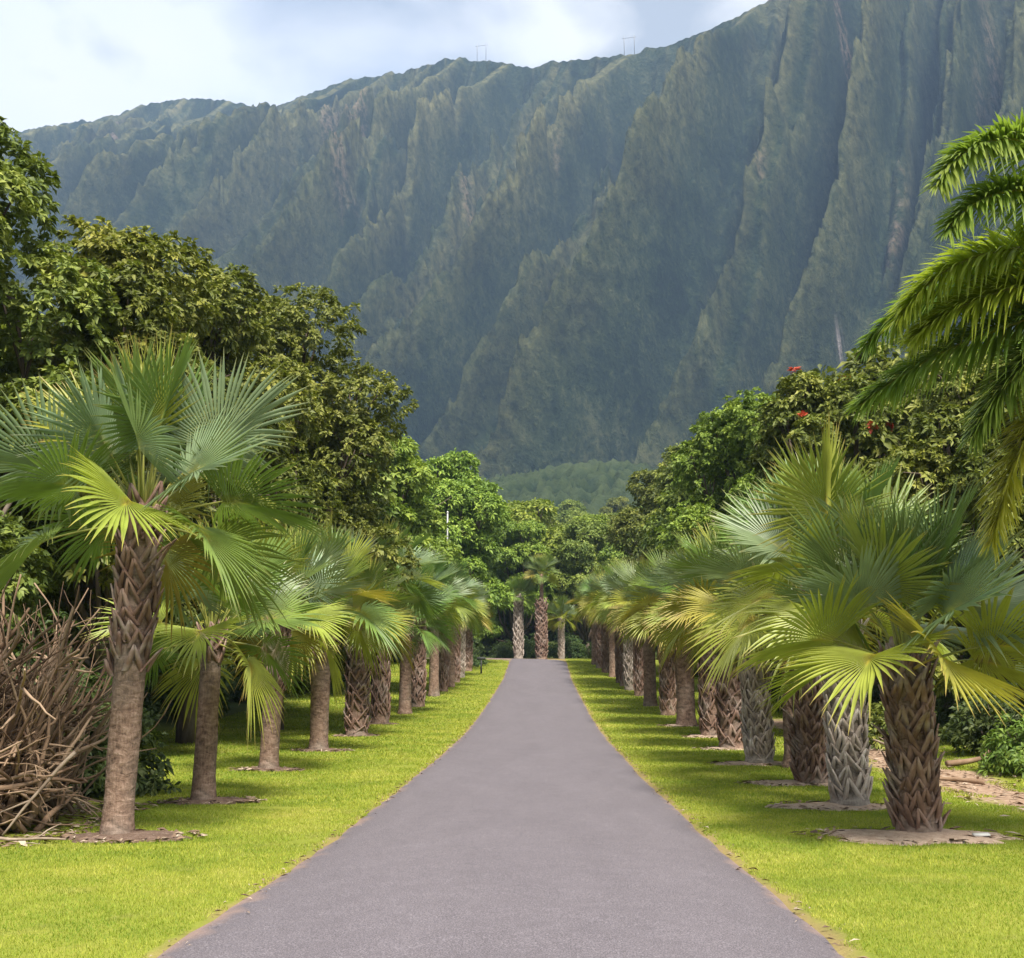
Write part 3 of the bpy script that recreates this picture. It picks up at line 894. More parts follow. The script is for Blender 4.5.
V, F = tube([(0, 0, 4.5), (.03, 0, 5.6), (.02, 0, 7.1)], [.20, .16, .14], 12)
g = Geo(); g.add(V, F, 0, 0); link('upper_stem', g.mesh('upper_stem', [M['trunk_brown']], True), bp)
[c_ for c_ in bp.children if c_.name.startswith('crown')][0].location.z = 7.1
far_palm(1.75, 99.0, 3.4, 'grey', 'right', 'slim pale trunked palm beyond the bend, right of the thickest one', BG, 4, .9, .22)

# ------------------------------------------------------------------ feather palm at the right edge
def feather(seed, pitch, L, bend, nleaf=165, ll=.60, mat=0):
    rs = np.random.RandomState(seed); g = Geo()
    n = 26; p = np.zeros(3); P = [p.copy()]; Tn = []
    for k in range(n):
        a = R(pitch - bend * ((k + .5) / n) ** 1.15)
        d = np.array([math.cos(a), 0, math.sin(a)]); Tn.append(d)
        p = p + d * L / n; P.append(p.copy())
    P = np.array(P); Tn.append(Tn[-1]); Tn = np.array(Tn)
    V, F = tube(P, np.linspace(.035, .006, n + 1), 6); g.add(V, F, 1, .3)
    for i in range(nleaf):
        f = .14 + .86 * (i / nleaf)
        q = f * n; k = min(int(q), n - 1); w = q - k
        o = P[k] * (1 - w) + P[k + 1] * w; tg = Tn[k]
        nn = np.array([-tg[2], 0, tg[0]]); s = np.array([0, 1.0, 0])
        for rep in range(4):
            phi = rs.uniform(-.9, 1.2) if rep < 3 else rs.uniform(.5, 1.5)
            sd = 1 if (i + rep) % 2 else -1
            fw = .22 + .60 * f + rs.uniform(-.1, .1)
            d = tg * math.sin(fw) + math.cos(fw) * (s * sd * math.cos(phi) + nn * math.sin(phi))
            d /= np.linalg.norm(d)
            Ln = ll * (1 - .62 * max(0, f - .5) / .5) * (.55 + .45 * min(1, (f - .1) / .2)) * rs.uniform(.8, 1.1)
            T = np.array([0, .3, .65, 1.0])
            C = o + np.outer(T * Ln, d); C[:, 2] -= Ln * .35 * T ** 2 * rs.uniform(.6, 1.5)
            wv = np.cross(d, nn + .4 * s * sd); wv /= np.linalg.norm(wv) + 1e-6
            hw = np.array([.008, .019, .014, .001])
            A = C - wv * hw[:, None]; B = C + wv * hw[:, None]
            W = np.stack([A, B], 1).reshape(-1, 3)
            ii = np.arange(3) * 2
            g.add(W, np.stack([ii, ii + 1, ii + 3, ii + 2], -1), mat, np.repeat(T * .5 + rs.uniform(0, .5), 2))
    return g


M['feather_green'] = mat_leaf('feather_green', (.075, .13, .02), (.15, .235, .038), (.32, .40, .08), .42, .38, .5)
M['feather_lime'] = mat_leaf('feather_lime', (.15, .23, .02), (.29, .38, .035), (.48, .54, .09), .45, .42, .4)
M['feather_gold'] = mat_leaf('feather_gold', (.24, .26, .02), (.40, .41, .05), (.55, .50, .08), .35, .45, .4)
fpx, fpy = 6.6, 12.0
fz = float(ground_z(fpx, fpy))
fp = empty('feather_palm', (fpx, fpy, fz), 'feather palm whose arching plumed fronds reach in at the right edge', 'palm tree')
tr = link('trunk', trunk_geo(77, 5.2, .17, .11, .35).mesh('trunk', [M['trunk_grey']], True), fp)
cs_ = Geo(); V, F = tube([(0, 0, 5.1), (0, 0, 5.4), (0, 0, 5.75), (0, 0, 6.05)], [.115, .13, .10, .05], 14); cs_.add(V, F, 0, .5)
crn = link('crown', cs_.mesh('crown', [M['petiole']], True), fp)
ctr = 5.85
#     azimuth, pitch, length, bend, material
for q, (az, pt, L, bd, mt) in enumerate([(203, 80, 3.9, 140, 'feather_green'), (198, 66, 3.2, 122, 'feather_green'), (175, 46, 3.15, 108, 'feather_lime'), (167, -1, 3.3, 37, 'feather_green'),
                                         (163, -36, 3.2, 42, 'feather_gold'), (156, 36, 3.3, 84, 'feather_green'), (176, 20, 2.7, 62, 'feather_lime'), (170, -14, 2.5, 50, 'feather_green'), (30, 40, 3.1, 80, 'feather_green'), (80, 50, 3.1, 95, 'feather_green'),
                                         (120, 62, 3.1, 100, 'feather_lime'), (320, 45, 3.1, 85, 'feather_green'), (280, 30, 3.0, 80, 'feather_green'), (235, 55, 3.1, 90, 'feather_lime'), (0, 10, 3.0, 65, 'feather_green')]):
    link('frond', feather(40 + q, pt, L, bd).mesh('frond', [M[mt], M['petiole']]), crn, (0, 0, ctr), (0, 0, R(az)))

# ------------------------------------------------------------------ broadleaf trees
def leaf_cloud(rs, C, AX, nl, size, tone, droop=.35, aspect=.42):
    """rosettes of folded leaves: C clump centres, AX clump axes, nl leaves each -> V, F, tone"""
    n = len(C); N = n * nl
    c = np.repeat(C, nl, 0); ax = np.repeat(AX, nl, 0)
    d = rs.normal(size=(N, 3)); d -= (d * ax).sum(1)[:, None] * ax; d /= np.linalg.norm(d, axis=1)[:, None] + 1e-9
    el = rs.uniform(-.35, .9, N)
    d = d * np.cos(el)[:, None] + ax * np.sin(el)[:, None]
    L = size * rs.uniform(.65, 1.25, N)
    off = rs.uniform(.0, .45, N) * size
    base = c + d * off[:, None]
    up = ax + .5 * rs.normal(size=(N, 3)); s = np.cross(d, up); s /= np.linalg.norm(s, axis=1)[:, None] + 1e-9
    nr = np.cross(s, d)
    w = L * aspect * rs.uniform(.8, 1.2, N) * .5
    mid = base + d * (L * .5)[:, None] + nr * (L * .04)[:, None]; mid[:, 2] -= L * droop * .18
    tip = base + d * L[:, None]; tip[:, 2] -= L * droop
    l_ = mid - s * w[:, None] + nr * (w * .35)[:, None]; r_ = mid + s * w[:, None] + nr * (w * .35)[:, None]
    V = np.stack([base, l_, mid, r_, tip], 1).reshape(-1, 3)
    i = np.arange(N)[:, None] * 5
    F = np.vstack([i + [0, 2, 1], i + [0, 3, 2], i + [1, 2, 4], i + [2, 3, 4]])
    tn = np.repeat(np.clip(np.repeat(tone, nl) + rs.normal(0, .12, N), 0, 1), 5)
    return V, F, tn


def make_tree(seed, H, rad, trunk_r, mats, nlobe=14, lobe=(.9, 1.6), clumps=900, nl=14, size=.22, base=.32, flat=1.0, droop=.28, aspect=.42, lean=(0, 0), flower=None, shape='round'):
    """returns trunk mesh and crown mesh; crown = lobes of leaf rosettes carried by limbs"""
    rs = np.random.RandomState(seed); g = Geo()
    z0 = H * base
    ch = H - z0
    lobes = []
    for k in range(nlobe):
        for _ in range(30):
            a = rs.uniform(0, 2 * np.pi); f = 1.0 if k < 2 else rs.uniform(0, 1) ** .7
            if shape == 'round': mr = rad * math.sqrt(max(.12, 1 - (2 * f - .82) ** 2 * .75))
            elif shape == 'wide': mr = rad * (1 - .55 * f)
            else: mr = rad * (.55 + .45 * f)
            rr = mr * math.sqrt(rs.uniform(.15, 1)) * .85
            lr = rs.uniform(*lobe)
            p = np.array([math.cos(a) * rr + lean[0] * f * H, math.sin(a) * rr + lean[1] * f * H, z0 + lr * .5 + f * (ch - lr * 1.4)])
            if all(np.linalg.norm(p - q) > .62 * (lr + l2) for q, l2 in lobes): break
        lobes.append((p, lr))
    fork = np.array([lean[0] * .2 * H, lean[1] * .2 * H, z0 * .9])
    tp = [np.array([0, 0, -.15]), np.array([rs.normal(0, .05), rs.normal(0, .05), z0 * .45]), fork]
    V, F = tube(tp, [trunk_r * 1.25, trunk_r, trunk_r * .85], 10); g.add(V, F, 0, .5)
    for p, lr in lobes:
        m1 = fork * .55 + p * .45 + np.array([rs.normal(0, .25), rs.normal(0, .25), -.12 * np.linalg.norm(p - fork)])
        V, F = tube([fork - [0, 0, .2], m1, p], [trunk_r * .48, trunk_r * .3, .03], 6); g.add(V, F, 0, .5)
        for _ in range(4):
            e = p + rs.normal(0, lr * .55, 3)
            V, F = tube([p * .7 + m1 * .3, (p + e) / 2 + rs.normal(0, .1, 3), e], [trunk_r * .16, .03, .012], 4); g.add(V, F, 0, .5)
    C, AX, TN = [], [], []
    tot = sum(lr ** 2 for _, lr in lobes)
    for p, lr in lobes:
        n = max(12, int(clumps * 2.3 * lr ** 2 / tot))
        d = rs.normal(size=(n, 3)); d[:, 2] += .25; d /= np.linalg.norm(d, axis=1)[:, None]
        bumps = 1 + .22 * noise2(d[:, 0] * 2.2 + p[0], d[:, 1] * 2.2 + d[:, 2] * 2 + p[1], seed + 3)
        rr = lr * bumps * np.where(rs.rand(n) < .22, rs.uniform(.35, .85, n), rs.uniform(.86, 1.08, n))
        q = p + d * rr[:, None] * np.array([1.12, 1.12, flat])
        keep = noise2(q[:, 0] / .9 + 3, q[:, 1] / .9 + q[:, 2] / .8, seed + 9) > -.42
        q, d = q[keep], d[keep]
        ax = d + np.array([0, 0, 1.1]); ax /= np.linalg.norm(ax, axis=1)[:, None]
        C.append(q); AX.append(ax); TN.append(np.clip(.45 + rs.normal(0, .10) + rs.normal(0, .14, len(q)), 0, 1))
    C, AX, TN = np.concatenate(C), np.concatenate(AX), np.concatenate(TN)
    V, F, tn = leaf_cloud(rs, C, AX, nl, size, TN, droop, aspect)
    crown = mesh_np('crown', V, F, [M[mats]], None, {'tone': tn})
    fl = None
    if flower:
        sel = rs.permutation(np.where((C[:, 2] > z0 + ch * .5) & (C[:, 1] < .2))[0])
        fl = []
        for sidx in sel[:flower]:                       # each spray a mesh of its own
            dd_ = np.linalg.norm(C - C[sidx], axis=1); cc = np.argsort(dd_)[:1]
            V, F, tn = leaf_cloud(rs, C[cc] + AX[cc] * size * .75, AX[cc], 22, size * .9, TN[cc], .1, .6)
            fl.append(mesh_np('flower_spray', V, F, [M['flower']], None, {'tone': tn}))
    return g.mesh('trunk', [M['bark']], True), crown, fl


def put_tree(parts, x, y, label, cat='tree', group=None, rz=0, sc=1, name='broadleaf_tree', z=None):
    z = float(ground_z(x, y)) if z is None else z
    root = empty(name, (x, y, z), label, cat, group, rz, sc)
    link('trunk', parts[0], root); link('crown', parts[1], root)
    for f_ in parts[2] or []: link('flower_spray', f_, root)
    return root


# the big trees left of the road
A = dict(nl=22, size=.185, aspect=.52)
put_tree(make_tree(201, 13.2, 3.1, .22, 'leaf_deep', 19, (.9, 1.5), 1700, base=.16, **A), -12.5, 22.5, 'tallest leafy tree cut by the left edge of the photo', group=None)
put_tree(make_tree(202, 12.4, 3.0, .24, 'leaf_olive', 17, (.9, 1.5), 1700, base=.18, **A), -9.9, 26.5, 'olive green tree rising directly behind the nearest left palm')
put_tree(make_tree(203, 13.2, 3.1, .25, 'leaf_olive', 16, (.9, 1.6), 1700, base=.18, **A), -9.7, 32.0, 'olive leafy tree between the rounded tree and the one behind the nearest palm')
put_tree(make_tree(204, 15.0, 3.9, .28, 'leaf_deep', 24, (1.0, 1.8), 2400, base=.14, **A), -8.9, 39.0, 'tall rounded tree whose crown stands against the mountain left of the valley')
put_tree(make_tree(206, 9.0, 2.6, .2, 'leaf_deep', 12, (.8, 1.3), 1000, base=.10, **A), -12.5, 31.0, 'dark lower tree filling the shade behind the left palms')
put_tree(make_tree(207, 8.0, 2.6, .2, 'leaf_deep', 12, (.8, 1.3), 1000, base=.08, **A), -11.2, 47.0, 'dark low tree in the shade beyond the tall rounded tree')
# brighter, layered trees left of the road end
B = dict(nl=12, size=.34)
put_tree(make_tree(211, 14.0, 4.6, .3, 'leaf_bright', 24, (.9, 1.6), 1800, base=.16, flat=.75, shape='round', **B), -9.5, 62.0, 'bright green tree just left of the white pole')
put_tree(make_tree(212, 16.4, 5.2, .32, 'leaf_bright', 34, (.9, 1.7), 2400, base=.12, flat=.8, shape='round', **B), -7.2, 88.0, 'bright green tree left above the end of the road')
put_tree(make_tree(213, 13.6, 5.0, .3, 'leaf_bright', 22, (1.0, 1.8), 1600, base=.12, flat=.55, shape='wide', **B), -2.6, 113.0, 'spreading tree with flat leaf layers straight behind the palms at the bend')
put_tree(make_tree(214, 14.0, 5.2, .3, 'leaf_deep', 20, (1.0, 1.8), 1600, base=.1, flat=.6, **B), 4.6, 117.0, 'dark green tree behind the bend, right of the spreading tree with flat layers')
# right of the road
put_tree(make_tree(221, 11.0, 3.3, .22, 'leaf_olive', 26, (.55, 1.0), 1700, base=.14, nl=20, size=.185, aspect=.52, flower=12), 9.0, 35.0, 'olive tree with round leaf clusters and red flower sprays right of the road')
put_tree(make_tree(222, 10.6, 3.2, .22, 'leaf_olive', 24, (.6, 1.1), 1500, base=.12, nl=20, size=.185, aspect=.52, flower=2), 12.6, 32.0, 'yellowish bushy tree behind the plumed fronds at the right')
put_tree(make_tree(223, 13.2, 3.5, .24, 'leaf_bright', 18, (.8, 1.4), 1500, base=.14, **A), 8.9, 49.0, 'bright green tree standing behind the red flowered tree')
put_tree(make_tree(224, 14.8, 4.0, .26, 'leaf_olive', 20, (.8, 1.5), 1500, base=.12, **B), 10.4, 62.0, 'olive green tree beyond the bright green one right of the road')
put_tree(make_tree(225, 15.2, 4.3, .26, 'leaf_olive', 20, (.8, 1.5), 1500, base=.12, **B), 10.2, 77.0, 'rounded olive tree halfway along the far part of the right palm row')
put_tree(make_tree(226, 15.0, 4.4, .26, 'leaf_deep', 18, (.9, 1.6), 1400, base=.12, **B), 9.4, 92.0, 'dark leafy tree behind the far end of the right palm row')

# wood beyond the bend: copies of four trees
WOOD = [make_tree(240 + k, H, rd, .26, mt, 18, (1.0, 1.8), 1100, base=.1, nl=11, size=.42, flat=fl, shape=shp)
        for k, (H, rd, mt, fl, shp) in enumerate([(11, 4.4, 'leaf_bright', .6, 'wide'), (12, 4.2, 'leaf_deep', .8, 'round'), (10.5, 4.3, 'leaf_olive', .8, 'round'), (13, 4.6, 'leaf_bright', .7, 'round')])]
rsw = np.random.RandomState(5)
spots = []
for row, y0 in enumerate([104, 122, 138, 156, 176, 198, 222, 250, 282, 318]):
    for x0 in np.arange(-34 - min(row, 6) * 3, 38 + min(row, 6) * 3, 7.2 + row * .35):
        x = x0 + rsw.uniform(-2, 2); y = y0 + rsw.uniform(-4, 4)
        if row == 0 and -16 < x < 9: continue
        spots.append((x, y))
for x, y in [(-14, 56), (-15, 66), (-16, 77), (-14.5, 96), (15, 44), (15.5, 55), (16, 68), (15.5, 82), (-17, 42), (-17.5, 30), (17.5, 34)]:
    spots.append((x, y))
for n, (x, y) in enumerate(spots):
    put_tree(WOOD[n % 4], x, y, 'green tree in the wood behind the palm rows and the road bend', group='trees of the wood behind the palms', rz=rsw.uniform(0, 6), sc=rsw.uniform(1.0, 1.3))

# ------------------------------------------------------------------ shrubs
def make_shrub(seed, h, r, mat, clumps=220, nl=12, size=.16, aspect=.42):
    rs = np.random.RandomState(seed); g = Geo()
    for k in range(12):
        a = rs.uniform(0, 6.28); e = np.array([math.cos(a) * r * rs.uniform(.2, .8), math.sin(a) * r * rs.uniform(.2, .8), h * rs.uniform(.5, .9)])
        V, F = tube([(e[0] * .08, e[1] * .08, -.05), e * [.5, .5, .6], e], [.025, .018, .006], 5); g.add(V, F, 0, .5)
    d = rs.normal(size=(clumps, 3)); d[:, 2] = np.abs(d[:, 2]); d /= np.linalg.norm(d, axis=1)[:, None]
    q = d * rs.uniform(.45, 1.05, clumps)[:, None] * np.array([r, r, h]) * (1 + .25 * noise2(d[:, 0] * 2 + seed, d[:, 1] * 2 + d[:, 2], seed))[:, None]
    q[:, 2] += .08
    ax = d + [0, 0, .6]; ax /= np.linalg.norm(ax, axis=1)[:, None]
    V, F, tn = leaf_cloud(rs, q, ax, nl, size, np.clip(.45 + rs.normal(0, .2, clumps), 0, 1), .3, aspect)
    return g.mesh('stems', [M['bark']], True), mesh_np('foliage', V, F, [M[mat]], None, {'tone': tn})


def put_shrub(parts, x, y, label, rz=0, sc=1, group=None):
    root = empty('shrub', (x, y, float(ground_z(x, y))), label, 'shrub', group, rz, sc)
    link('stems', parts[0], root); link('foliage', parts[1], root)


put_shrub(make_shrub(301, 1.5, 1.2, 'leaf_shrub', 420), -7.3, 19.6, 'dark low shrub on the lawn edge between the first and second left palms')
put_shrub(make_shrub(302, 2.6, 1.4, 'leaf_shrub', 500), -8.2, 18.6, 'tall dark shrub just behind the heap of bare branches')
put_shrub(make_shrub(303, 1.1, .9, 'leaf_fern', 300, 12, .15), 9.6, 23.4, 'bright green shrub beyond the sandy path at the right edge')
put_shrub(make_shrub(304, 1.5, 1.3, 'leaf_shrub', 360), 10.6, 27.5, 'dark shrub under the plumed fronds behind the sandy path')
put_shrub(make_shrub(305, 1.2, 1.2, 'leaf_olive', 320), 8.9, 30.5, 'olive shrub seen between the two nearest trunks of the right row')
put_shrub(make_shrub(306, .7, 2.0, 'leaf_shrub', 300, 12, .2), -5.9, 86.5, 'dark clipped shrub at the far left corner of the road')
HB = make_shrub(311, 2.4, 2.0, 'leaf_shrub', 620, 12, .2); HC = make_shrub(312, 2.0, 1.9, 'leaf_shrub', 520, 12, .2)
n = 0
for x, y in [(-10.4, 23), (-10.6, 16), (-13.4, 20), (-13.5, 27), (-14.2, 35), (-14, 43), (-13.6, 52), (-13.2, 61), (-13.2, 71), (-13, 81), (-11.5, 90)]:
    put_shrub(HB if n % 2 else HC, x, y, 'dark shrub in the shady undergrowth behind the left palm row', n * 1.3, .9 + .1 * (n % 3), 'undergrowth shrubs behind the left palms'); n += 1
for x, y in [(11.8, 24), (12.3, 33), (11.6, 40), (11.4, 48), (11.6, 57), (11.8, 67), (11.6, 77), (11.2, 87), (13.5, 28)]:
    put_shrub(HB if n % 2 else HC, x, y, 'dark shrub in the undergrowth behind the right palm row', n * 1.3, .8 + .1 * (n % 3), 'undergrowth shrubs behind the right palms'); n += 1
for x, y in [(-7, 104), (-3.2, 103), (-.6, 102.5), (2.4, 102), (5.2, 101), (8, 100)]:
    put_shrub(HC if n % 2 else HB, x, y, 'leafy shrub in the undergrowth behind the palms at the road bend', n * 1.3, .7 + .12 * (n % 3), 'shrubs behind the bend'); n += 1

# ------------------------------------------------------------------ heap of bare branches, left
def bare_bush(seed, h, r, n, lean=(0, 0), xmax=9):
    rs = np.random.RandomState(seed); g = Geo()
    for k in range(n):
        a = rs.uniform(0, 6.28); b = np.array([math.cos(a), math.sin(a), 0]) * rs.uniform(.0, r * .9); b[2] = rs.uniform(-.05, .25)
        low = rs.rand() < .42
        d = np.array([rs.normal(0, .8) + lean[0], rs.normal(0, .5) + lean[1], rs.uniform(.05, .5) if low else rs.uniform(.8, 1.6)]); d /= np.linalg.norm(d)
        if low: b[2] = rs.uniform(.02, h * .55)
        L = rs.uniform(.6, 1.15) * (h if not low else r * 1.5); m = 9
        P = [b]
        for j in range(m):
            d = d + rs.normal(0, .13, 3) + np.array([0, 0, -.03 if low else -.015]); d /= np.linalg.norm(d)
            P.append(P[-1] + d * L / m)
        P = np.array(P); P[:, 2] = np.maximum(P[:, 2], .015)
        if P[:, 0].max() > xmax: continue
        r0 = .011 + .046 * rs.rand() ** 2
        tn = rs.uniform(0, 1)
        V, F = tube(P, np.linspace(r0, r0 * .3, m + 1), 6); g.add(V, F, 0, tn)
        for _ in range(rs.randint(1, 4)):
            q = rs.randint(3, m - 1); d2 = (P[q + 1] - P[q]); d2 = d2 / np.linalg.norm(d2) + rs.normal(0, .5, 3); d2 /= np.linalg.norm(d2)
            l2 = L * rs.uniform(.15, .4); Q = [P[q]]
            for j in range(5):
                d2 = d2 + rs.normal(0, .16, 3); d2 /= np.linalg.norm(d2); Q.append(Q[-1] + d2 * l2 / 5)
            Q = np.array(Q); Q[:, 2] = np.maximum(Q[:, 2], .012)
            V, F = tube(Q, np.linspace(r0 * .55, r0 * .2, 6), 5); g.add(V, F, 0, tn)
    return g


def gz(x, y): return float(ground_z(x, y))


for (x, y, h, r, n, sd, lab) in [(-6.85, 14.7, 2.2, .8, 230, 1, 'bare brown twiggy bush nearest the tall left palm'),
                                 (-7.5, 15.3, 3.2, 1.0, 260, 2, 'tallest bare branched dead bush at the left edge'),
                                 (-7.0, 16.4, 3.0, .8, 170, 3, 'bare branched dead bush behind the other two at the left edge'),
                                 (-8.8, 14.0, 2.5, 1.2, 110, 4, 'bare dead bush reaching in at the left edge of the photo')]:
    b = empty('dead_bush', (x, y, gz(x, y)), lab, 'dead bush', 'heap of bare branches beside the left palm')
    link('branches', bare_bush(330 + sd, h, r, n, (.02, 0), -5.75 - x).mesh('branches', [M['dead_wood']], True), b)


def loose_branch(x, y, z, L, az, el, r, seed, label, mat='pale_wood', fork=True, group='fallen branches'):
    rs = np.random.RandomState(seed); g = Geo(); m = 10
    d = np.array([math.cos(R(az)) * math.cos(R(el)), math.sin(R(az)) * math.cos(R(el)), math.sin(R(el))]); P = [np.zeros(3)]
    for j in range(m):
        d = d + rs.normal(0, .045, 3); d /= np.linalg.norm(d); P.append(P[-1] + d * L / m)
    P = np.array(P)
    V, F = tube(P, np.linspace(r, r * .5, m + 1), 8); g.add(V, F, 0, .5)
    if fork:
        q = 6; Q = [P[q]]; d2 = d + np.array([rs.normal(0, .3), rs.normal(0, .3), .5])
        for j in range(4):
            d2 = d2 / np.linalg.norm(d2); Q.append(Q[-1] + d2 * L * .09); d2 = d2 + rs.normal(0, .15, 3)
        V, F = tube(Q, np.linspace(r * .6, r * .25, 5), 6); g.add(V, F, 0, .5)
    o = link('fallen_branch', g.mesh('fallen_branch', [M[mat]], True), None, (x, y, gz(x, y) + z))
    tag(o, label, 'branch', group)


loose_branch(-5.62, 14.1, .98, 1.2, 200, -42, .026, 1, 'long pale bent branch leaning against the brown twigs beside the tall left palm')
loose_branch(-6.35, 13.45, .08, .95, 8, 4, .022, 2, 'pale forked stick lying in front of the twigs near the tall left palm')
loose_branch(-7.0, 13.5, .78, .85, 330, -24, .030, 3, 'pale cut branch end jutting out of the twigs at the left edge', fork=False)
loose_branch(-7.2, 13.2, .05, 1.7, 3, 1, .018, 4, 'thin straight stick on the ground along the front of the twig heap', fork=False)
# debris right of the path
RGp = 'dead wood beside the sandy path'
for k, (x, y, L, az, r, lab, mt) in enumerate([(8.3, 19.6, 1.5, 10, .07, 'dark weathered log lying nearest at the right edge beyond the lawn', 'dead_wood'),
                                               (8.0, 21.6, 1.1, 160, .05, 'short grey log lying on the sand beside the path', 'dead_wood'),
                                               (8.5, 25.0, 1.4, 20, .07, 'dark log lying on the sandy path bank right of the nearest right palm', 'dead_wood'),
                                               (8.6, 26.8, 1.2, 150, .045, 'pale arched dead branch in front of the dark undergrowth', 'pale_wood'),
                                               (9.0, 20.6, 1.3, 40, .05, 'pale forked branch on the sand at the right edge', 'pale_wood'),
                                               (8.1, 30.2, 1.5, 170, .035, 'thin forked dead branch behind the grey trunk of the second right palm', 'pale_wood')]):
    loose_branch(x, y, r * .9 + .02, L, az, 3 if k != 3 else 24, r, 50 + k, lab, mt, True, RGp)

# ------------------------------------------------------------------ bare soil round the palms
def soil_patch(x, y, rx, ry, seed, mat, off=(0, 0), hgt=.05):
    n, m = 40, 9
    V = []
    for i in range(m):
        for j in range(n):
            a = 2 * math.pi * j / n; f = i / (m - 1)
            w = 1 + .42 * noise2(math.cos(a) * 1.6 + seed, math.sin(a) * 1.6, seed) + .20 * noise2(math.cos(a) * 5, math.sin(a) * 5 + seed, seed + 1)
            X_, Y_ = x + off[0] + math.cos(a) * rx * f * w, y + off[1] + math.sin(a) * ry * f * w
            V.append((X_, Y_, gz(X_, Y_) + .012 + hgt * (1 - f ** 2) + .012 * float(noise2(X_ * 6, Y_ * 6, 9)) * (1 - f) - .03 * (f == 1)))
    i = np.arange(m - 1)[:, None] * n; j = np.arange(n)[None, :]; j2 = (j + 1) % n
    F = np.stack([i + j, i + j2, i + n + j2, i + n + j], -1).reshape(-1, 4)
    tag(link('soil', mesh_np('soil', np.array(V), F, [M[mat]], None, None, True)), kind='structure')


PATCH = [(4.49, 14.4, 1.2, .72, 1, 'soil', (-.15, -.15)), (4.55, 17.65, .95, .5, 2, 'soil', (-.2, -.05)), (4.8, 21.2, .9, .5, 3, 'soil', (-.3, 0)), (4.74, 25.8, .9, .5, 4, 'soil', (-.1, 0)),
         (4.96, 30.8, .7, .5, 5, 'soil', (-.2, 0)), (5.14, 35.8, .7, .6, 6, 'soil', (-.1, 0)), (5.03, 40.8, .7, .6, 7, 'soil', (-.2, 0)),
         (-5.02, 14.0, .85, .5, 8, 'dark_soil', (.12, -.05)), (-5.18, 18.08, .75, .45, 9, 'dark_soil', (.1, 0)), (-5.54, 23.9, .7, .45, 10, 'dark_soil', (0, 0)), (-5.65, 29.8, .7, .5, 11, 'dark_soil', (.1, 0)),
         (-5.69, 36.2, .7, .5, 12, 'dark_soil', (0, 0)), (-5.71, 41.5, .6, .5, 13, 'dark_soil', (0, 0))]
for p in PATCH: soil_patch(*p)

# little white plaque on the sand by the nearest right palm
g = Geo(); w, d_, h_ = .10, .035, .03
b_ = np.array([(-w, -d_, 0), (w, -d_, 0), (w, d_, 0), (-w, d_, 0), (-w * .94, -d_ * .85, h_), (w * .94, -d_ * .85, h_), (w * .94, d_ * .85, h_), (-w * .94, d_ * .85, h_)])
g.add(b_, [(3, 2, 1, 0), (0, 1, 5, 4), (1, 2, 6, 5), (2, 3, 7, 6), (3, 0, 4, 7), (4, 5, 6, 7)], 0, 0)
tag(link('plant_marker', g.mesh('plant_marker', [M['white']]), None, (5.12, 14.05, gz(5.12, 14.05) + .035), (R(12), 0, .1)), 'small white marker lying on the sand by the nearest right palm', 'marker')

# ------------------------------------------------------------------ pole, post, pylons
px0, py0 = -5.95, 73.0
pole = empty('pole', (px0, py0, gz(px0, py0)), 'thin white pole rising above the left palm row', 'pole')
g = Geo(); V, F = tube([(0, 0, -.2), (0, 0, 4), (0, 0, 9.0), (0, 0, 10.6)], [.07, .06, .05, .045], 10); g.add(V, F, 0, 0)
link('shaft', g.mesh('shaft', [M['white']], True), pole)
g = Geo(); V, F = tube([(0, 0, 10.6), (0, 0, 10.66), (0, 0, 10.74)], [.06, .065, .02], 10); g.add(V, F, 0, 0)
link('cap', g.mesh('cap', [M['white']], True), pole)
px0, py0 = -4.05, 79.0
post = empty('post', (px0, py0, gz(px0, py0)), 'short dark post on the grass near the left bend of the road', 'post')
g = Geo(); V, F = tube([(0, 0, -.1), (0, 0, .5), (0, 0, .95)], [.06, .055, .055], 8); g.add(V, F, 0, 0)
link('shaft', g.mesh('shaft', [M['dark']], True), post)
g = Geo(); V, F = tube([(-.28, 0, 1.02), (.28, 0, 1.02)], [.1, .1], 8); g.add(V, F, 0, 0)
link('box', g.mesh('box', [M['dark']], True), post)


def pylon(x, y, z, h, label, rz):
    root = empty('power_pylon', (x, y, z), label, 'pylon', 'pylons on the mountain ridge', rz)
    for sx in (-6.2, 6.2):
        g = Geo(); V, F = tube([(sx, 0, -14), (sx, 0, h * .5), (sx, 0, h)], [.42, .36, .30], 8); g.add(V, F, 0, 0)
        link('post', g.mesh('post', [M['steel']], True), root)
    g = Geo(); V, F = tube([(-9, 0, h * .80), (0, 0, h * .80), (9, 0, h * .80)], [.26, .26, .26], 6); g.add(V, F, 0, 0)
    link('crossarm', g.mesh('crossarm', [M['steel']], True), root)


pylon(-77, 1436, 837, 21, 'two post power pylon on the ridge left of the middle of the photo', R(-12))
pylon(110, 1282, 755, 19, 'two post power pylon on the ridge further right, nearer the mountain top', R(-14))

# ------------------------------------------------------------------ grass
rs = np.random.RandomState(99)


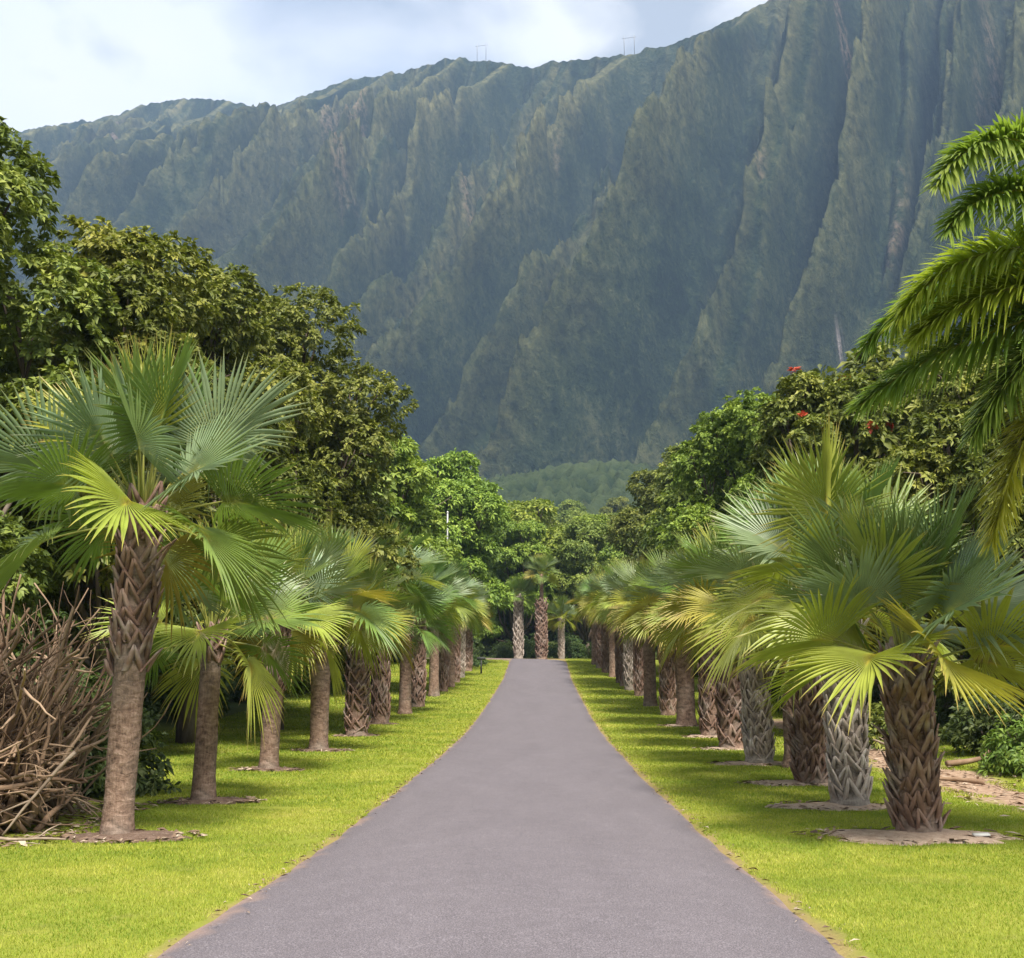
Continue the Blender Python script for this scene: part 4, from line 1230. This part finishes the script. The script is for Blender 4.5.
def grass_mask(x, y):
    ok = np.abs(x + .22) > 2.22 + .12 * (1 - sstep(5, 13, y)) + .11 * noise2(x * .9, y / .35, 71)
    p = np.exp(-((x - (7.9 + .25 * np.sin(y * .21) + .02 * (y - 18))) / .95) ** 2) * sstep(9, 15, y)
    ok &= (p + .7 * noise2(x * .9, y * .9, 72)) < .5
    for (cx_, cy_, rx, ry, sd, _m, of) in PATCH:
        q = ((x - cx_ - of[0]) / rx) ** 2 + ((y - cy_ - of[1]) / ry) ** 2
        ok &= q > .55 + .55 * noise2(x * 3.5, y * 3.5, 73)
    ok &= ~((x < -6.1 - .25 * noise2(y * 1.5, x, 74)) & (y < 18.5) & (y > 13.1))
    ok &= (x - 5.12) ** 2 + (y - 13.95) ** 2 > .30 ** 2
    return ok


XS, YS, WS, LS = [], [], [], []
for (y0, y1, x0, x1, dens, w, l) in [(6.5, 12, -7, 7, 3600, .0036, .028), (12, 18, -9, 9.5, 1900, .0052, .032), (18, 28, -11, 10.5, 800, .0085, .042), (28, 48, -12, 11, 340, .015, .05), (48, 95, -12, 11, 110, .028, .06)]:
    n = int((y1 - y0) * (x1 - x0) * dens)
    x = rs.uniform(x0, x1, n); y = rs.uniform(y0, y1, n)
    if y0 < 13:
        vis = np.abs(x - .0) < .50 * y + .8
        x, y = x[vis], y[vis]
    k = grass_mask(x, y); x, y = x[k], y[k]
    XS.append(x); YS.append(y); WS.append(np.full(len(x), w)); LS.append(np.full(len(x), l))
x = np.concatenate(XS); y = np.concatenate(YS); w = np.concatenate(WS) * rs.uniform(.7, 1.3, len(x)); l = np.concatenate(LS) * rs.uniform(.5, 1.3, len(x))
z = ground_z(x, y)
a = rs.uniform(0, 6.28, len(x)); ln = rs.uniform(.2, .9, len(x)) * l; b = rs.uniform(0, 6.28, len(x))
p0 = np.stack([x - np.cos(a) * w, y - np.sin(a) * w, z - .005], 1); p1 = np.stack([x + np.cos(a) * w, y + np.sin(a) * w, z - .005], 1)
p2 = np.stack([x + np.cos(b) * ln, y + np.sin(b) * ln, z + l * .85], 1)
V = np.stack([p0, p1, p2], 1).reshape(-1, 3)
tn = np.clip(.45 + .34 * fbm(x / 1.3, y / 1.3, 4, 75, .65) + rs.normal(0, .2, len(x)) + .22 * np.exp(-(np.abs(x + .22) - 2.2) / 1.1) - .10, 0, 1)
gr = mesh_np('grass', V, np.arange(len(V)).reshape(-1, 3), [M['grass']], None, {'tone': np.repeat(tn, 3)})
tag(link('grass', gr), kind='stuff')

# fallen leaf scraps: round the palms, under the branches, on the sandy strip
XS, YS = [], []
for (cx_, cy_, rx, ry, sd, _m, of) in PATCH[:12]:
    n = 150; aa = rs.uniform(0, 6.28, n); ff = np.sqrt(rs.rand(n)) * 1.15
    XS.append(cx_ + of[0] + np.cos(aa) * rx * ff); YS.append(cy_ + of[1] + np.sin(aa) * ry * ff)
XS.append(rs.uniform(-9.5, -5.6, 1500)); YS.append(rs.uniform(13.0, 18, 1500))
XS.append(rs.normal(8.1, .8, 1300)); YS.append(rs.uniform(15, 34, 1300))
e_ = rs.uniform(7, 40, 500); XS.append(np.where(rs.rand(500) < .5, -2.42, 1.98) + rs.normal(0, .08, 500)); YS.append(e_)
x = np.concatenate(XS); y = np.concatenate(YS); z = ground_z(x, y) + .03
n = len(x); a = rs.uniform(0, 6.28, n); L = rs.uniform(.03, .11, n) ; L[-500:] *= .45; w = L * rs.uniform(.12, .4, n)
d = np.stack([np.cos(a), np.sin(a), rs.normal(0, .15, n)], 1); s = np.stack([-np.sin(a), np.cos(a), rs.normal(0, .3, n)], 1)
c = np.stack([x, y, z], 1)
V = np.stack([c - d * L[:, None], c + s * w[:, None] + [0, 0, .01], c + d * L[:, None], c - s * w[:, None] + [0, 0, .01]], 1).reshape(-1, 3)
tag(link('leaf_litter', mesh_np('leaf_litter', V, np.arange(4 * n).reshape(-1, 4), [M['litter']], None, {'tone': np.repeat(rs.rand(n), 4)})), kind='stuff')
